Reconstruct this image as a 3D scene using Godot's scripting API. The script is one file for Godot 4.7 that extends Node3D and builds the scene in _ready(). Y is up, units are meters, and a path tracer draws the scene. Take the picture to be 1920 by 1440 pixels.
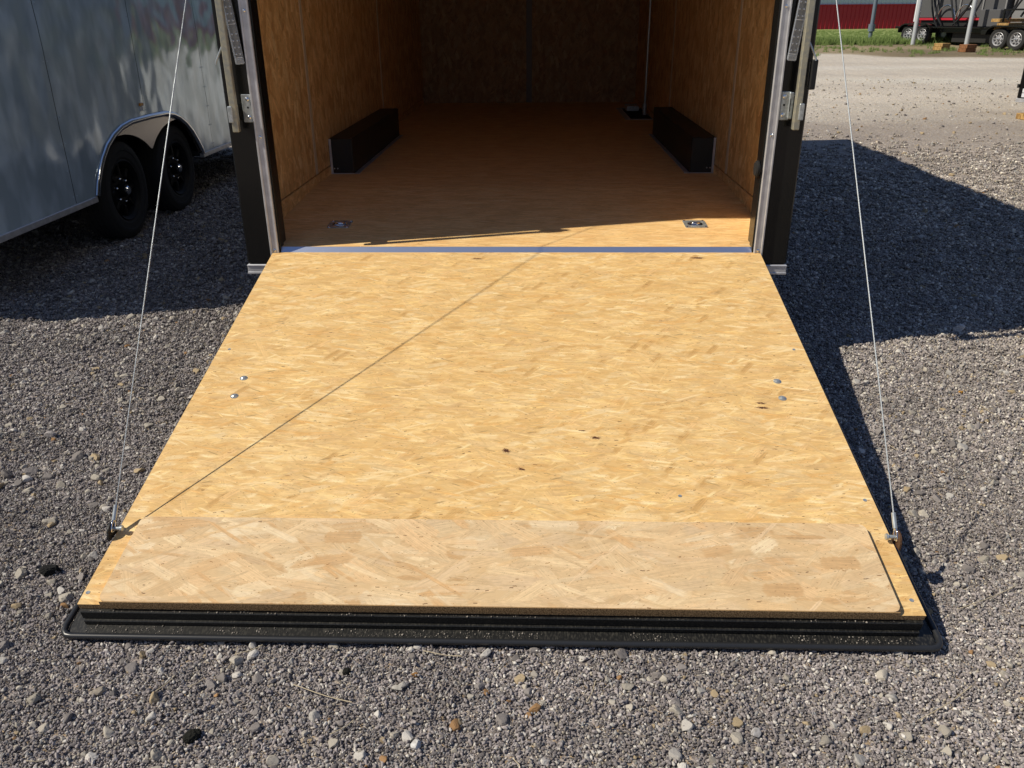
extends Node3D
# An open cargo trailer with its ramp let down on a gravel yard, seen from the foot of the ramp.

const FL := 0.56          # height of the trailer's level floor above the yard
const TDROP := 0.0635    # the drop of the sloping tail of the floor
const DROP := 0.0823      # how far the tail of the floor slopes down to the threshold
const TAIL := -1.087      # where that slope begins
const RAMP_A := 0.2191
const RAMP_L := 1.936
const RAMP_W := 2.157

var rng := RandomNumberGenerator.new()
var bump := FastNoiseLite.new()
var fine := FastNoiseLite.new()
var broad := FastNoiseLite.new()
var ripple := FastNoiseLite.new()
var M := {}
var used := {}
var cam_at := Vector3(0.1026, 0.871 + FL, 3.5506)


func _ready() -> void:
	rng.seed = 41
	var cam := Camera3D.new()
	cam.name = "camera"
	cam.position = cam_at
	cam.rotation = Vector3(-0.42157, 0.03309, -0.0081)
	cam.fov = 50.2
	cam.near = 0.05
	cam.far = 900.0
	add_child(cam)
	cam.make_current()

	var env := Environment.new()
	env.background_mode = Environment.BG_SKY
	var sky := Sky.new()
	var psm := ProceduralSkyMaterial.new()
	psm.sky_top_color = Color(0.40, 0.51, 0.71)
	psm.sky_horizon_color = Color(0.76, 0.80, 0.85)
	psm.sky_curve = 0.16
	psm.ground_bottom_color = Color(0.30, 0.28, 0.26)
	psm.ground_horizon_color = Color(0.52, 0.56, 0.60)
	psm.sun_angle_max = 12.0
	psm.energy_multiplier = 0.60
	sky.sky_material = psm
	env.sky = sky
	env.tonemap_mode = Environment.TONE_MAPPER_LINEAR
	env.tonemap_exposure = 1.0
	env.sdfgi_enabled = true
	env.ssao_enabled = true
	env.ssil_enabled = true
	var we := WorldEnvironment.new()
	we.name = "world_environment"
	we.environment = env
	add_child(we)

	var sun := DirectionalLight3D.new()
	sun.name = "sun"
	sun.light_energy = 1.5
	sun.light_color = Color(1.0, 0.965, 0.90)
	sun.light_angular_distance = 0.53
	sun.shadow_enabled = true
	sun.basis = Basis.looking_at(Vector3(1.0, -1.06, -0.24).normalized())
	add_child(sun)

	bump.seed = 5; bump.frequency = 0.9; bump.fractal_octaves = 3
	fine.seed = 9; fine.frequency = 0.5; fine.fractal_octaves = 3
	broad.seed = 14; broad.frequency = 0.07; broad.fractal_octaves = 3
	ripple.seed = 77; ripple.frequency = 3.2; ripple.fractal_octaves = 2

	materials()
	ground()
	lawn()
	barn()
	cargo_trailer()
	grey_trailer()
	far_trailers()
	gravel()
	rocks()


# ------------------------------------------------------------------ helpers

func numbered(called: String) -> String:
	var n: int = used.get(called, 0)
	used[called] = n + 1
	return called if n == 0 else "%s_%03d" % [called, n]


func tag(o: Node, label: String, category: String, group := "", kind := "") -> void:
	if label: o.set_meta("label", label)
	if category: o.set_meta("category", category)
	if group: o.set_meta("group", group)
	if kind: o.set_meta("kind", kind)


func thing(called: String, label: String, category: String, at := Vector3.ZERO, turn := 0.0, group := "") -> Node3D:
	var o := Node3D.new()
	o.name = numbered(called)
	o.position = at
	o.rotation.y = turn
	add_child(o, true)
	tag(o, label, category, group)
	return o


func mb() -> SurfaceTool:
	var st := SurfaceTool.new()
	st.begin(Mesh.PRIMITIVE_TRIANGLES)
	return st


func obj(called: String, st: SurfaceTool, m: Material, parent: Node, at := Transform3D()) -> MeshInstance3D:
	var o := MeshInstance3D.new()
	o.name = called
	o.mesh = st.commit()
	o.material_override = m
	o.transform = at
	parent.add_child(o, true)
	return o


func again(called: String, src: MeshInstance3D, parent: Node, at: Transform3D) -> MeshInstance3D:
	var o := MeshInstance3D.new()
	o.name = called
	o.mesh = src.mesh
	o.material_override = src.material_override
	o.transform = at
	parent.add_child(o, true)
	return o


func lin(r: float, g: float, b: float) -> Color:
	return Color(r, g, b).linear_to_srgb()


func mat(c: Color, rough: float, metal := 0.0, spec := 0.5) -> StandardMaterial3D:
	var m := StandardMaterial3D.new()
	m.albedo_color = c
	m.roughness = rough
	m.metallic = metal
	m.metallic_specular = spec
	return m


func tri(st: SurfaceTool, a: Vector3, b: Vector3, c: Vector3, n: Vector3, ua := Vector2(), ub := Vector2(), uc := Vector2()) -> void:
	if (b - a).cross(c - a).dot(n) > 0.0:
		var t := b; b = c; c = t
		var u := ub; ub = uc; uc = u
	st.set_normal(n); st.set_uv(ua); st.add_vertex(a)
	st.set_normal(n); st.set_uv(ub); st.add_vertex(b)
	st.set_normal(n); st.set_uv(uc); st.add_vertex(c)


func quad(st: SurfaceTool, a: Vector3, b: Vector3, c: Vector3, d: Vector3, n: Vector3, ua := Vector2(), ub := Vector2(), uc := Vector2(), ud := Vector2()) -> void:
	tri(st, a, b, c, n, ua, ub, uc)
	tri(st, a, c, d, n, ua, uc, ud)


# a box with chamfered edges; UVs are metres across each face
func box(st: SurfaceTool, c: Vector3, s: Vector3, bev := 0.0, bas := Basis(), swap := false) -> void:
	var h := s * 0.5
	bev = minf(bev, minf(h.x, minf(h.y, h.z)) * 0.9)
	for ax in 3:
		var bx := (ax + 1) % 3
		var cx := (ax + 2) % 3
		for sg in [-1.0, 1.0]:
			var pts: Array[Vector3] = []
			var uvs: Array[Vector2] = []
			for k in [[-1.0, -1.0], [1.0, -1.0], [1.0, 1.0], [-1.0, 1.0]]:
				var v := Vector3()
				v[ax] = sg * h[ax]
				v[bx] = k[0] * (h[bx] - bev)
				v[cx] = k[1] * (h[cx] - bev)
				var uv: Vector2
				if ax == 1: uv = Vector2(v.x + h.x, v.z + h.z)
				elif ax == 2: uv = Vector2(v.x + h.x, h.y - v.y)
				else: uv = Vector2(v.z + h.z, h.y - v.y)
				if swap: uv = Vector2(uv.y, uv.x)
				uvs.append(uv)
				pts.append(c + bas * v)
			var n := Vector3()
			n[ax] = sg
			quad(st, pts[0], pts[1], pts[2], pts[3], bas * n, uvs[0], uvs[1], uvs[2], uvs[3])
	if bev <= 0.0:
		return
	for ax in 3:
		var bx := (ax + 1) % 3
		var cx := (ax + 2) % 3
		for sb in [-1.0, 1.0]:
			for sc in [-1.0, 1.0]:
				var q: Array[Vector3] = []
				for k in [[-1.0, 0], [1.0, 0], [1.0, 1], [-1.0, 1]]:
					var v := Vector3()
					v[ax] = k[0] * (h[ax] - bev)
					v[bx] = sb * (h[bx] - (0.0 if k[1] == 0 else bev))
					v[cx] = sc * (h[cx] - (bev if k[1] == 0 else 0.0))
					q.append(c + bas * v)
				var n := Vector3()
				n[bx] = sb; n[cx] = sc
				quad(st, q[0], q[1], q[2], q[3], bas * n.normalized())
	for sx in [-1.0, 1.0]:
		for sy in [-1.0, 1.0]:
			for sz in [-1.0, 1.0]:
				var k := Vector3(sx, sy, sz)
				var i := h - Vector3.ONE * bev
				tri(st, c + bas * (k * Vector3(h.x, i.y, i.z)), c + bas * (k * Vector3(i.x, h.y, i.z)), c + bas * (k * Vector3(i.x, i.y, h.z)), bas * k.normalized())


# a box from corner to corner
func slab(st: SurfaceTool, a: Vector3, b: Vector3, bev := 0.0, swap := false) -> void:
	box(st, (a + b) * 0.5, (b - a).abs(), bev, Basis(), swap)


func bar(st: SurfaceTool, a: Vector3, b: Vector3, w: float, d: float, bev := 0.0) -> void:
	var z := (b - a).normalized()
	var x := (Vector3.UP if absf(z.y) < 0.9 else Vector3.BACK).cross(z).normalized()
	box(st, (a + b) * 0.5, Vector3(w, d, a.distance_to(b)), bev, Basis(x, z.cross(x), z))


# a smooth tube through points; twist > 0 makes it a laid rope of six strands
func tube(st: SurfaceTool, pts: PackedVector3Array, r: float, sides := 10, closed := false, caps := true) -> void:
	var n := pts.size()
	var rings: Array[PackedVector3Array] = []
	var norms: Array[PackedVector3Array] = []
	var x := Vector3()
	for i in n:
		var t: Vector3
		if closed: t = pts[(i + 1) % n] - pts[(i - 1 + n) % n]
		else: t = pts[mini(i + 1, n - 1)] - pts[maxi(i - 1, 0)]
		t = t.normalized()
		if i == 0: x = (Vector3.UP if absf(t.y) < 0.9 else Vector3.BACK).cross(t)
		x = (x - t * x.dot(t)).normalized()
		var y := t.cross(x)
		var ring := PackedVector3Array()
		var nor := PackedVector3Array()
		for k in sides + 1:
			var a := TAU * k / sides
			var d := x * cos(a) + y * sin(a)
			ring.append(pts[i] + d * r)
			nor.append(d)
		rings.append(ring); norms.append(nor)
	for i in (n if closed else n - 1):
		var j := (i + 1) % n
		for k in sides:
			smooth(st, [rings[i][k], rings[i][k + 1], rings[j][k + 1], rings[j][k]], [norms[i][k], norms[i][k + 1], norms[j][k + 1], norms[j][k]])
	if caps and not closed:
		for e in [0, n - 1]:
			var nn := (pts[0] - pts[1]).normalized() if e == 0 else (pts[n - 1] - pts[n - 2]).normalized()
			for k in sides:
				tri(st, pts[e], rings[e][k], rings[e][k + 1], nn)


func smooth(st: SurfaceTool, p: Array, n: Array, u := []) -> void:
	var order := [0, 1, 2, 0, 2, 3]
	if ((p[1] - p[0]) as Vector3).cross(p[2] - p[0]).dot(n[0] + n[2]) > 0.0:
		order = [0, 2, 1, 0, 3, 2]
	for k in order:
		st.set_normal(n[k])
		st.set_uv(u[k] if u else Vector2())
		st.add_vertex(p[k])


# a profile of (radius, along) turned about an axis
func lathe(st: SurfaceTool, prof: PackedVector2Array, at: Vector3, axis: Vector3, sides := 24) -> void:
	var z := axis.normalized()
	var x := (Vector3.UP if absf(z.y) < 0.9 else Vector3.BACK).cross(z).normalized()
	var y := z.cross(x)
	for i in prof.size() - 1:
		var a := prof[i]
		var b := prof[i + 1]
		var d := b - a
		if d.length() < 1e-6: continue
		var nr := Vector2(d.y, -d.x).normalized()    # profile runs so that the outside lies to this side
		for k in sides:
			var a0 := TAU * k / sides
			var a1 := TAU * (k + 1) / sides
			var d0 := x * cos(a0) + y * sin(a0)
			var d1 := x * cos(a1) + y * sin(a1)
			var n0 := d0 * nr.x + z * nr.y
			var n1 := d1 * nr.x + z * nr.y
			var p := [at + d0 * a.x + z * a.y, at + d1 * a.x + z * a.y, at + d1 * b.x + z * b.y, at + d0 * b.x + z * b.y]
			if a.x < 1e-6: tri_n(st, p[0], p[2], p[3], n0, n1, n0)
			elif b.x < 1e-6: tri_n(st, p[0], p[1], p[2], n0, n1, n0)
			else: smooth(st, p, [n0, n1, n1, n0])


func tri_n(st: SurfaceTool, a: Vector3, b: Vector3, c: Vector3, na: Vector3, nb: Vector3, nc: Vector3) -> void:
	if (b - a).cross(c - a).dot(na + nb + nc) > 0.0:
		var t := b; b = c; c = t
		var u := nb; nb = nc; nc = u
	st.set_normal(na); st.set_uv(Vector2()); st.add_vertex(a)
	st.set_normal(nb); st.set_uv(Vector2()); st.add_vertex(b)
	st.set_normal(nc); st.set_uv(Vector2()); st.add_vertex(c)


func cyl(st: SurfaceTool, a: Vector3, b: Vector3, r: float, sides := 12, bev := 0.0) -> void:
	var l := a.distance_to(b)
	lathe(st, PackedVector2Array([Vector2(0, 0), Vector2(r - bev, 0), Vector2(r, bev), Vector2(r, l - bev), Vector2(r - bev, l), Vector2(0, l)]), a, b - a, sides)


# a flat outline (x, z) given a thickness
func prism(st: SurfaceTool, poly: PackedVector2Array, y0: float, y1: float, f := Transform3D()) -> void:
	var idx := Geometry2D.triangulate_polygon(poly)
	for i in range(0, idx.size(), 3):
		for y in [y0, y1]:
			var p := []
			for k in 3:
				var q := poly[idx[i + k]]
				p.append(f * Vector3(q.x, y, q.y))
			tri(st, p[0], p[1], p[2], f.basis * Vector3(0, 1 if y == maxf(y0, y1) else -1, 0), poly[idx[i]], poly[idx[i + 1]], poly[idx[i + 2]])
	var cw := 1.0 if Geometry2D.is_polygon_clockwise(poly) else -1.0
	for i in poly.size():
		var a := poly[i]
		var b := poly[(i + 1) % poly.size()]
		var n := Vector2(-(b - a).y, (b - a).x).normalized() * cw
		quad(st, f * Vector3(a.x, y0, a.y), f * Vector3(b.x, y0, b.y), f * Vector3(b.x, y1, b.y), f * Vector3(a.x, y1, a.y), f.basis * Vector3(n.x, 0, n.y), Vector2(a.x, 0), Vector2(b.x, 0), Vector2(b.x, y1 - y0), Vector2(a.x, y1 - y0))


func icosphere(times: int) -> Array:
	var t := (1.0 + sqrt(5.0)) / 2.0
	var v: Array[Vector3] = []
	for p in [[-1, t, 0], [1, t, 0], [-1, -t, 0], [1, -t, 0], [0, -1, t], [0, 1, t], [0, -1, -t], [0, 1, -t], [t, 0, -1], [t, 0, 1], [-t, 0, -1], [-t, 0, 1]]:
		v.append(Vector3(p[0], p[1], p[2]).normalized())
	var f := [[0, 11, 5], [0, 5, 1], [0, 1, 7], [0, 7, 10], [0, 10, 11], [1, 5, 9], [5, 11, 4], [11, 10, 2], [10, 7, 6], [7, 1, 8], [3, 9, 4], [3, 4, 2], [3, 2, 6], [3, 6, 8], [3, 8, 9], [4, 9, 5], [2, 4, 11], [6, 2, 10], [8, 6, 7], [9, 8, 1]]
	for k in times:
		var mid := {}
		var g := []
		for q in f:
			var m := []
			for e in 3:
				var a: int = q[e]
				var b: int = q[(e + 1) % 3]
				var key := Vector2i(mini(a, b), maxi(a, b))
				if not mid.has(key):
					mid[key] = v.size()
					v.append(((v[a] + v[b]) * 0.5).normalized())
				m.append(mid[key])
			g.append([q[0], m[0], m[2]]); g.append([q[1], m[1], m[0]]); g.append([q[2], m[2], m[1]]); g.append([m[0], m[1], m[2]])
		f = g
	return [v, f]


# a broken stone: a sphere cut by a few flat faces and roughened
func stone(st: SurfaceTool, at: Vector3, size: Vector3, ball: Array, c: Color, turn: Basis, facets := 9, rough := 0.06, deep := 0.62, flat := 0.45) -> void:
	var cuts := []
	for k in facets:
		cuts.append([Vector3(rng.randfn(), rng.randfn(), rng.randfn()).normalized(), rng.randf_range(deep, 0.92)])
	var p: Array[Vector3] = []
	for v: Vector3 in ball[0]:
		var q := v
		for cut in cuts:
			var over: float = q.dot(cut[0]) - cut[1]
			if over > 0.0: q -= cut[0] * over * 0.9
		q *= 1.0 + rng.randf_range(-rough, rough)
		p.append(at + turn * (q * size))
	var nor: Array[Vector3] = []
	nor.resize(p.size())
	for f in ball[1]:
		var n: Vector3 = (p[f[1]] - p[f[0]]).cross(p[f[2]] - p[f[0]])
		if n.dot(p[f[0]] - at) < 0.0: n = -n
		for k in f: nor[k] += n
	for f in ball[1]:
		var a: Vector3 = p[f[0]]
		var b: Vector3 = p[f[1]]
		var d: Vector3 = p[f[2]]
		var n := (b - a).cross(d - a).normalized()
		if n.dot(a - at) < 0.0: n = -n
		st.set_color(c)
		tri_n(st, a, b, d, (nor[f[0]].normalized() * (1.0 - flat) + n * flat).normalized(), (nor[f[1]].normalized() * (1.0 - flat) + n * flat).normalized(), (nor[f[2]].normalized() * (1.0 - flat) + n * flat).normalized())


func gh(x: float, z: float) -> float:
	var off := maxf(absf(x) - 1.15, maxf(z - 2.02, 0.3 - z))
	var k := smoothstep(-0.05, 0.55, off)
	var n := bump.get_noise_2d(x, z) * 0.022 + fine.get_noise_2d(x + 40.0, z) * 0.012
	return n * lerpf(0.18, 1.0, k) + 0.0075 * maxf(0.0, -z - 4.0) - 0.036 * smoothstep(0.5, 1.6, z)


# ------------------------------------------------------------------ textures

func osb_image(w: int, h: int, sd: int, len0: float, len1: float, wid0: float, wid1: float, spread: float, palette: Array, specks: int, vertical := false, soft := 0.62) -> Image:
	var r := RandomNumberGenerator.new()
	r.seed = sd
	var ns := FastNoiseLite.new()
	ns.seed = sd
	ns.frequency = 1.0
	var sprites: Array[Image] = []
	var light: Array[float] = []
	for k in 190:
		var sliver := k % 3 == 0
		var l := r.randf_range(len0, len1) * (0.55 if sliver else 1.0)
		var wd := lerpf(wid0, wid1, pow(r.randf(), 1.6)) * (0.32 if sliver else 1.0)
		wd = maxf(wd, 2.2)
		var ang := r.randfn(0.0, spread)
		if r.randf() < 0.10: ang = r.randf_range(-1.15, 1.15)
		if vertical: ang += PI / 2
		var ca := cos(ang)
		var sa := sin(ang)
		var hx := int(ceil((absf(ca) * l + absf(sa) * wd) / 2)) + 1
		var hy := int(ceil((absf(sa) * l + absf(ca) * wd) / 2)) + 1
		var im := Image.create_empty(hx * 2, hy * 2, false, Image.FORMAT_RGBA8)
		var base: Color = palette[r.randi() % palette.size()]
		base = base.lerp(palette[1], 0.08) * r.randf_range(0.95, 1.06)
		if sliver: base = palette[1] * ((1.15 if r.randf() < 0.74 else 0.81) if len1 < 200.0 else r.randf_range(0.93, 1.09))
		var warp := r.randf_range(-0.05, 0.05)
		var o := r.randf() * 900.0
		var point := r.randf_range(0.1, 0.6)
		var body := r.randf_range(0.45, 0.95) * (1.0 if sliver else soft + 0.25)
		var fade := r.randf_range(3.0, 16.0)
		for y in hy * 2:
			for x in hx * 2:
				var s := (x - hx) * ca + (y - hy) * sa
				var t := -(x - hx) * sa + (y - hy) * ca
				var lim := l * 0.5 - 14.0 * absf(ns.get_noise_2d(t * 0.5, o)) - point * l * 0.5 * absf(t) / wd
				var side := wd * 0.5 - 0.22 * wd * absf(ns.get_noise_2d(s * 0.06, o + 50.0))
				if absf(s) > lim or absf(t) > side: continue
				var g := ns.get_noise_2d(t * 0.62 + s * warp, o + s * 0.008) * 0.15 + ns.get_noise_2d(t * 0.16, o + 90.0 + s * 0.006) * 0.09 + ns.get_noise_2d(s * 0.05, o + t * 0.05) * 0.05
				if g < -0.07: g *= 1.5
				var edge := side - absf(t)
				var c := base * (1.0 + g)
				if t > 0.0 and edge < 1.2: c = c * 0.90  # thin shadow along one edge of each flake, painted into its colour
				c.a = clampf(minf(edge * 0.7 + 0.15, (lim - absf(s)) / fade), 0.0, 1.0) * clampf(body, 0.0, 0.97)
				im.set_pixel(x, y, c)
		sprites.append(im)
		light.append(base.get_luminance())
	var patch := FastNoiseLite.new()
	patch.seed = sd + 1
	patch.frequency = 1.0
	var out := Image.create_empty(w, h, false, Image.FORMAT_RGBA8)
	out.fill(palette[1])
	var area := (len0 + len1) * 0.5 * (wid0 + wid1) * 0.30
	var n := int(w * h / area * 4.2)
	for k in n:
		var at := Vector2i(r.randi_range(0, w - 1), r.randi_range(0, h - 1))
		var pick := r.randi() % sprites.size()
		var other := r.randi() % sprites.size()
		var lean := patch.get_noise_2d(at.x * 0.007, at.y * 0.010)
		if absf(lean) > 0.08 and (light[other] > light[pick]) == (lean > 0.0): pick = other
		var s: Image = sprites[pick]
		at -= s.get_size() / 2
		out.blend_rect(s, Rect2i(Vector2i.ZERO, s.get_size()), at)
		if at.x < 0: out.blend_rect(s, Rect2i(Vector2i.ZERO, s.get_size()), at + Vector2i(w, 0))
		if at.y < 0: out.blend_rect(s, Rect2i(Vector2i.ZERO, s.get_size()), at + Vector2i(0, h))
	for k in specks:
		var x := r.randi_range(4, w - 12)
		var y := r.randi_range(4, h - 8)
		var big := r.randf() < 0.05
		var c := Color(0.27, 0.16, 0.09).lerp(Color(0.62, 0.44, 0.24), r.randf())
		for q in (r.randi_range(6, 12) if big else r.randi_range(1, 5)):
			var p := Vector2i(x, y)
			for e in (2 if big else 1):
				out.set_pixelv(p.clamp(Vector2i.ZERO, Vector2i(w - 1, h - 1)), c)
				p.y += 1
			if vertical: y += 1; x += r.randi_range(-1, 1) if r.randf() < 0.3 else 0
			else: x += 1; y += r.randi_range(-1, 1) if r.randf() < 0.3 else 0
	return out


func osb_mat(im: Image, size: Vector2, tint: Color, rough := 0.62) -> StandardMaterial3D:
	var tx := ImageTexture.create_from_image(im)
	var m := mat(tint, rough, 0.0, 0.4)
	m.albedo_texture = tx
	m.uv1_scale = Vector3(1.0 / size.x, 1.0 / size.y, 1)
	m.heightmap_enabled = true
	m.heightmap_texture = tx
	m.heightmap_scale = 0.045
	return m


func noise_tex(sd: int, freq: float, w: int, h: int, lo: Color, hi: Color, oct := 4, at0 := 0.3, at1 := 0.7) -> NoiseTexture2D:
	var t := NoiseTexture2D.new()
	t.width = w; t.height = h
	t.seamless = true
	var n := FastNoiseLite.new()
	n.seed = sd; n.frequency = freq; n.fractal_octaves = oct
	t.noise = n
	var g := Gradient.new()
	g.set_color(0, lo); g.set_offset(0, at0)
	g.set_color(1, hi); g.set_offset(1, at1)
	t.color_ramp = g
	return t


func gravel_images() -> Array:
	var r := RandomNumberGenerator.new()
	r.seed = 3
	var n := 1536
	var col := Image.create_empty(n, n, false, Image.FORMAT_RGBA8)
	col.fill(Color(0.66, 0.64, 0.62))
	var hgt := Image.create_empty(n, n, false, Image.FORMAT_RGBA8)
	hgt.fill(Color(0.05, 0.05, 0.05))
	var sc: Array[Image] = []
	var sh: Array[Image] = []
	var kinds := [Color(0.82, 0.79, 0.77), Color(0.76, 0.73, 0.72), Color(0.87, 0.84, 0.81), Color(0.69, 0.66, 0.65), Color(0.80, 0.77, 0.74), Color(0.89, 0.85, 0.77), Color(0.97, 0.96, 0.93), Color(0.85, 0.77, 0.64), Color(0.78, 0.78, 0.78)]
	for k in 72:
		var ra := r.randf_range(3.0, 7.5) if k < 62 else r.randf_range(8.0, 15.0)
		var hs := int(ceil(ra)) + 2
		var a := Image.create_empty(hs * 2, hs * 2, false, Image.FORMAT_RGBA8)
		var b := Image.create_empty(hs * 2, hs * 2, false, Image.FORMAT_RGBA8)
		var base: Color = kinds[k % kinds.size()]
		base = base * r.randf_range(0.9, 1.08)
		var ang := r.randf() * TAU
		var flat := r.randf_range(0.6, 1.0)
		var cuts := []
		for q in 6: cuts.append([r.randf() * TAU, r.randf_range(0.72, 1.0)])
		for y in hs * 2:
			for x in hs * 2:
				var p := Vector2(x - hs + 0.5, y - hs + 0.5).rotated(ang) / ra
				p.y /= flat
				var d := p.length()
				for q in cuts: d = maxf(d, p.dot(Vector2.from_angle(q[0])) / q[1])
				if d > 1.0: continue
				var al := clampf((1.0 - d) * ra * 0.9, 0.0, 1.0)
				var c := base * (1.0 + r.randf_range(-0.05, 0.05))
				c.a = al
				a.set_pixel(x, y, c)
				var z := clampf(sqrt(1.0 - d * d) * (0.35 + ra * 0.045) + r.randf_range(-0.03, 0.03) + 0.1 * (p.x + p.y), 0.0, 1.0)
				b.set_pixel(x, y, Color(z, z, z, al))
		sc.append(a); sh.append(b)
	for k in 46000:
		var i := r.randi() % 62 if r.randf() < 0.985 else r.randi_range(62, 71)
		var s := sc[i].get_size()
		var at := Vector2i(r.randi_range(0, n - 1), r.randi_range(0, n - 1))
		var rc := Rect2i(Vector2i.ZERO, s)
		for ox in ([0, -n] if at.x + s.x > n else [0]):
			for oy in ([0, -n] if at.y + s.y > n else [0]):
				col.blend_rect(sc[i], rc, at + Vector2i(ox, oy))
				hgt.blend_rect(sh[i], rc, at + Vector2i(ox, oy))
	return [col, hgt]


func materials() -> void:
	var pal := [Color(0.93, 0.79, 0.53), Color(0.87, 0.71, 0.44), Color(0.85, 0.68, 0.41), Color(0.89, 0.74, 0.49), Color(0.97, 0.86, 0.64), Color(0.81, 0.62, 0.35), Color(0.90, 0.76, 0.52), Color(0.86, 0.70, 0.46)]
	pal = pal.map(func(c): return c.lerp(Color(0.92, 0.82, 0.64), 0.14))
	var im := osb_image(2048, 1840, 11, 45, 120, 6, 24, 0.30, pal, 5200)
	var ppm := 2048.0 / RAMP_W
	for k in [[0.853, 1.10, 26, 9], [0.853, 1.075, 18, 7], [0.009, 1.326, 14, 16], [0.058, 1.41, 12, 9], [0.291, 1.26, 18, 10], [0.25, 1.225, 14, 4], [0.80, 0.05, 34, 12], [-0.16, 0.06, 26, 7]]:
		var r := RandomNumberGenerator.new()
		r.seed = int(k[1] * 1000)
		for q in k[2] * k[3] * 2:
			var u := Vector2(r.randfn(), r.randfn()) * 0.36
			if u.length() > 1.0: continue
			im.set_pixel(int((k[0] + RAMP_W / 2) * ppm + u.x * k[2] + u.y * 5), int(k[1] * ppm + u.y * k[3] * 0.8), Color(0.27, 0.13, 0.08))
	M.ramp = osb_mat(im, Vector2(RAMP_W, 1840.0 / ppm), lin(0.955, 0.953, 1.0))
	var pal2 := [Color(0.91, 0.80, 0.61), Color(0.87, 0.75, 0.56), Color(0.85, 0.72, 0.52), Color(0.92, 0.82, 0.64), Color(0.95, 0.87, 0.71), Color(0.83, 0.67, 0.46), Color(0.89, 0.75, 0.55), Color(0.87, 0.76, 0.59)]
	M.plate = osb_mat(osb_image(2048, 320, 23, 90, 240, 12, 52, 0.40, pal2, 950, false, 0.62), Vector2(2.05, 0.32), lin(0.90, 0.89, 0.93))
	var pal4 := [Color(0.94, 0.80, 0.56), Color(0.85, 0.68, 0.43), Color(0.76, 0.56, 0.32), Color(0.90, 0.74, 0.50), Color(1.0, 0.90, 0.68), Color(0.68, 0.47, 0.25), Color(0.86, 0.70, 0.46), Color(0.80, 0.62, 0.38)]
	pal4 = pal4.map(func(c): return c.lerp(Color(0.88, 0.73, 0.55), 0.40))
	var wall := osb_image(1024, 1024, 31, 45, 120, 10, 40, 0.6, pal4, 1100, false, 0.72)
	M.osb_wall = osb_mat(wall, Vector2(1.3, 1.3), lin(1.0, 0.95, 0.85))
	M.osb_shaded = M.osb_wall.duplicate()
	M.osb_shaded.albedo_color = lin(0.52, 0.49, 0.50)  # same boards as the walls, the deep interior's shade put into the tint
	var pal3 := pal.map(func(c): return c.lerp(Color(0.88, 0.74, 0.56), 0.25) * 1.04)
	var flo := osb_image(1024, 1024, 37, 40, 110, 5, 16, 0.16, pal3, 420)
	M.osb_floor = osb_mat(flo, Vector2(1.4, 1.2), lin(1.0, 0.97, 0.97))
	M.edge = mat(lin(0.62, 0.40, 0.18), 0.85)
	M.edge.albedo_texture = noise_tex(4, 0.12, 512, 64, Color(0.62, 0.58, 0.54), Color(1, 1, 1), 3, 0.2, 0.7)
	M.edge.uv1_scale = Vector3(3.0, 18.0, 1)
	M.black = mat(lin(0.009, 0.009, 0.0085), 0.20, 0.0, 0.36)
	M.black.clearcoat_enabled = true
	M.black.clearcoat = 0.15
	M.black.clearcoat_roughness = 0.08
	M.black_side = mat(lin(0.013, 0.013, 0.012), 0.11, 0.0, 0.75)
	M.black_dull = mat(lin(0.016, 0.016, 0.015), 0.55)
	M.dirty = mat(lin(0.9, 0.9, 0.9), 0.45)
	M.dirty.albedo_texture = noise_tex(12, 0.11, 512, 512, Color(0.10, 0.10, 0.095), Color(0.27, 0.26, 0.235), 5, 0.42, 0.86)
	M.dirty.uv1_scale = Vector3(2.5, 2.5, 1)
	M.dirty.uv1_triplanar = true
	M.rubber = mat(lin(0.022, 0.023, 0.025), 0.34)
	M.box = mat(lin(0.016, 0.016, 0.014), 0.5)
	M.alu = mat(lin(0.68, 0.68, 0.69), 0.34, 0.45)
	M.alu.albedo_texture = noise_tex(6, 0.02, 512, 512, Color(0.93, 0.93, 0.93), Color(1, 1, 1), 4)
	M.alu.uv1_scale = Vector3(1.5, 1.5, 1.5)
	M.alu.uv1_triplanar = true
	M.sill = mat(lin(0.62, 0.67, 0.80), 0.28, 0.88)
	M.zinc = mat(lin(0.58, 0.62, 0.62), 0.28, 0.6)
	M.zinc.albedo_texture = noise_tex(8, 0.03, 256, 256, Color(0.88, 0.88, 0.88), Color(1, 1, 1), 3)
	M.zinc.uv1_triplanar = true
	M.zinc.uv1_scale = Vector3(6, 6, 6)
	M.galv = mat(lin(0.50, 0.49, 0.41), 0.32, 0.5)
	M.galv.albedo_texture = noise_tex(18, 0.03, 256, 256, Color(0.90, 0.90, 0.90), Color(1, 0.98, 0.92), 3)
	M.galv.uv1_triplanar = true
	M.galv.uv1_scale = Vector3(5, 5, 5)
	M.chrome = mat(lin(0.80, 0.82, 0.85), 0.10, 1.0)
	M.wire = mat(lin(0.40, 0.43, 0.45), 0.42, 0.5)
	M.lens = mat(Color(0.9, 0.92, 0.95, 0.16), 0.04)
	M.lens.transparency = BaseMaterial3D.TRANSPARENCY_ALPHA
	M.hole = mat(lin(0.006, 0.006, 0.006), 0.9)
	M.tyre = mat(lin(0.018, 0.018, 0.018), 0.82)
	M.wheel_black = mat(lin(0.008, 0.008, 0.008), 0.55, 0.0, 0.3)
	M.wheel_grey = mat(lin(0.42, 0.42, 0.43), 0.4, 0.4)
	M.silver = mat(lin(0.80, 0.95, 1.0), 0.12, 0.32)
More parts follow.
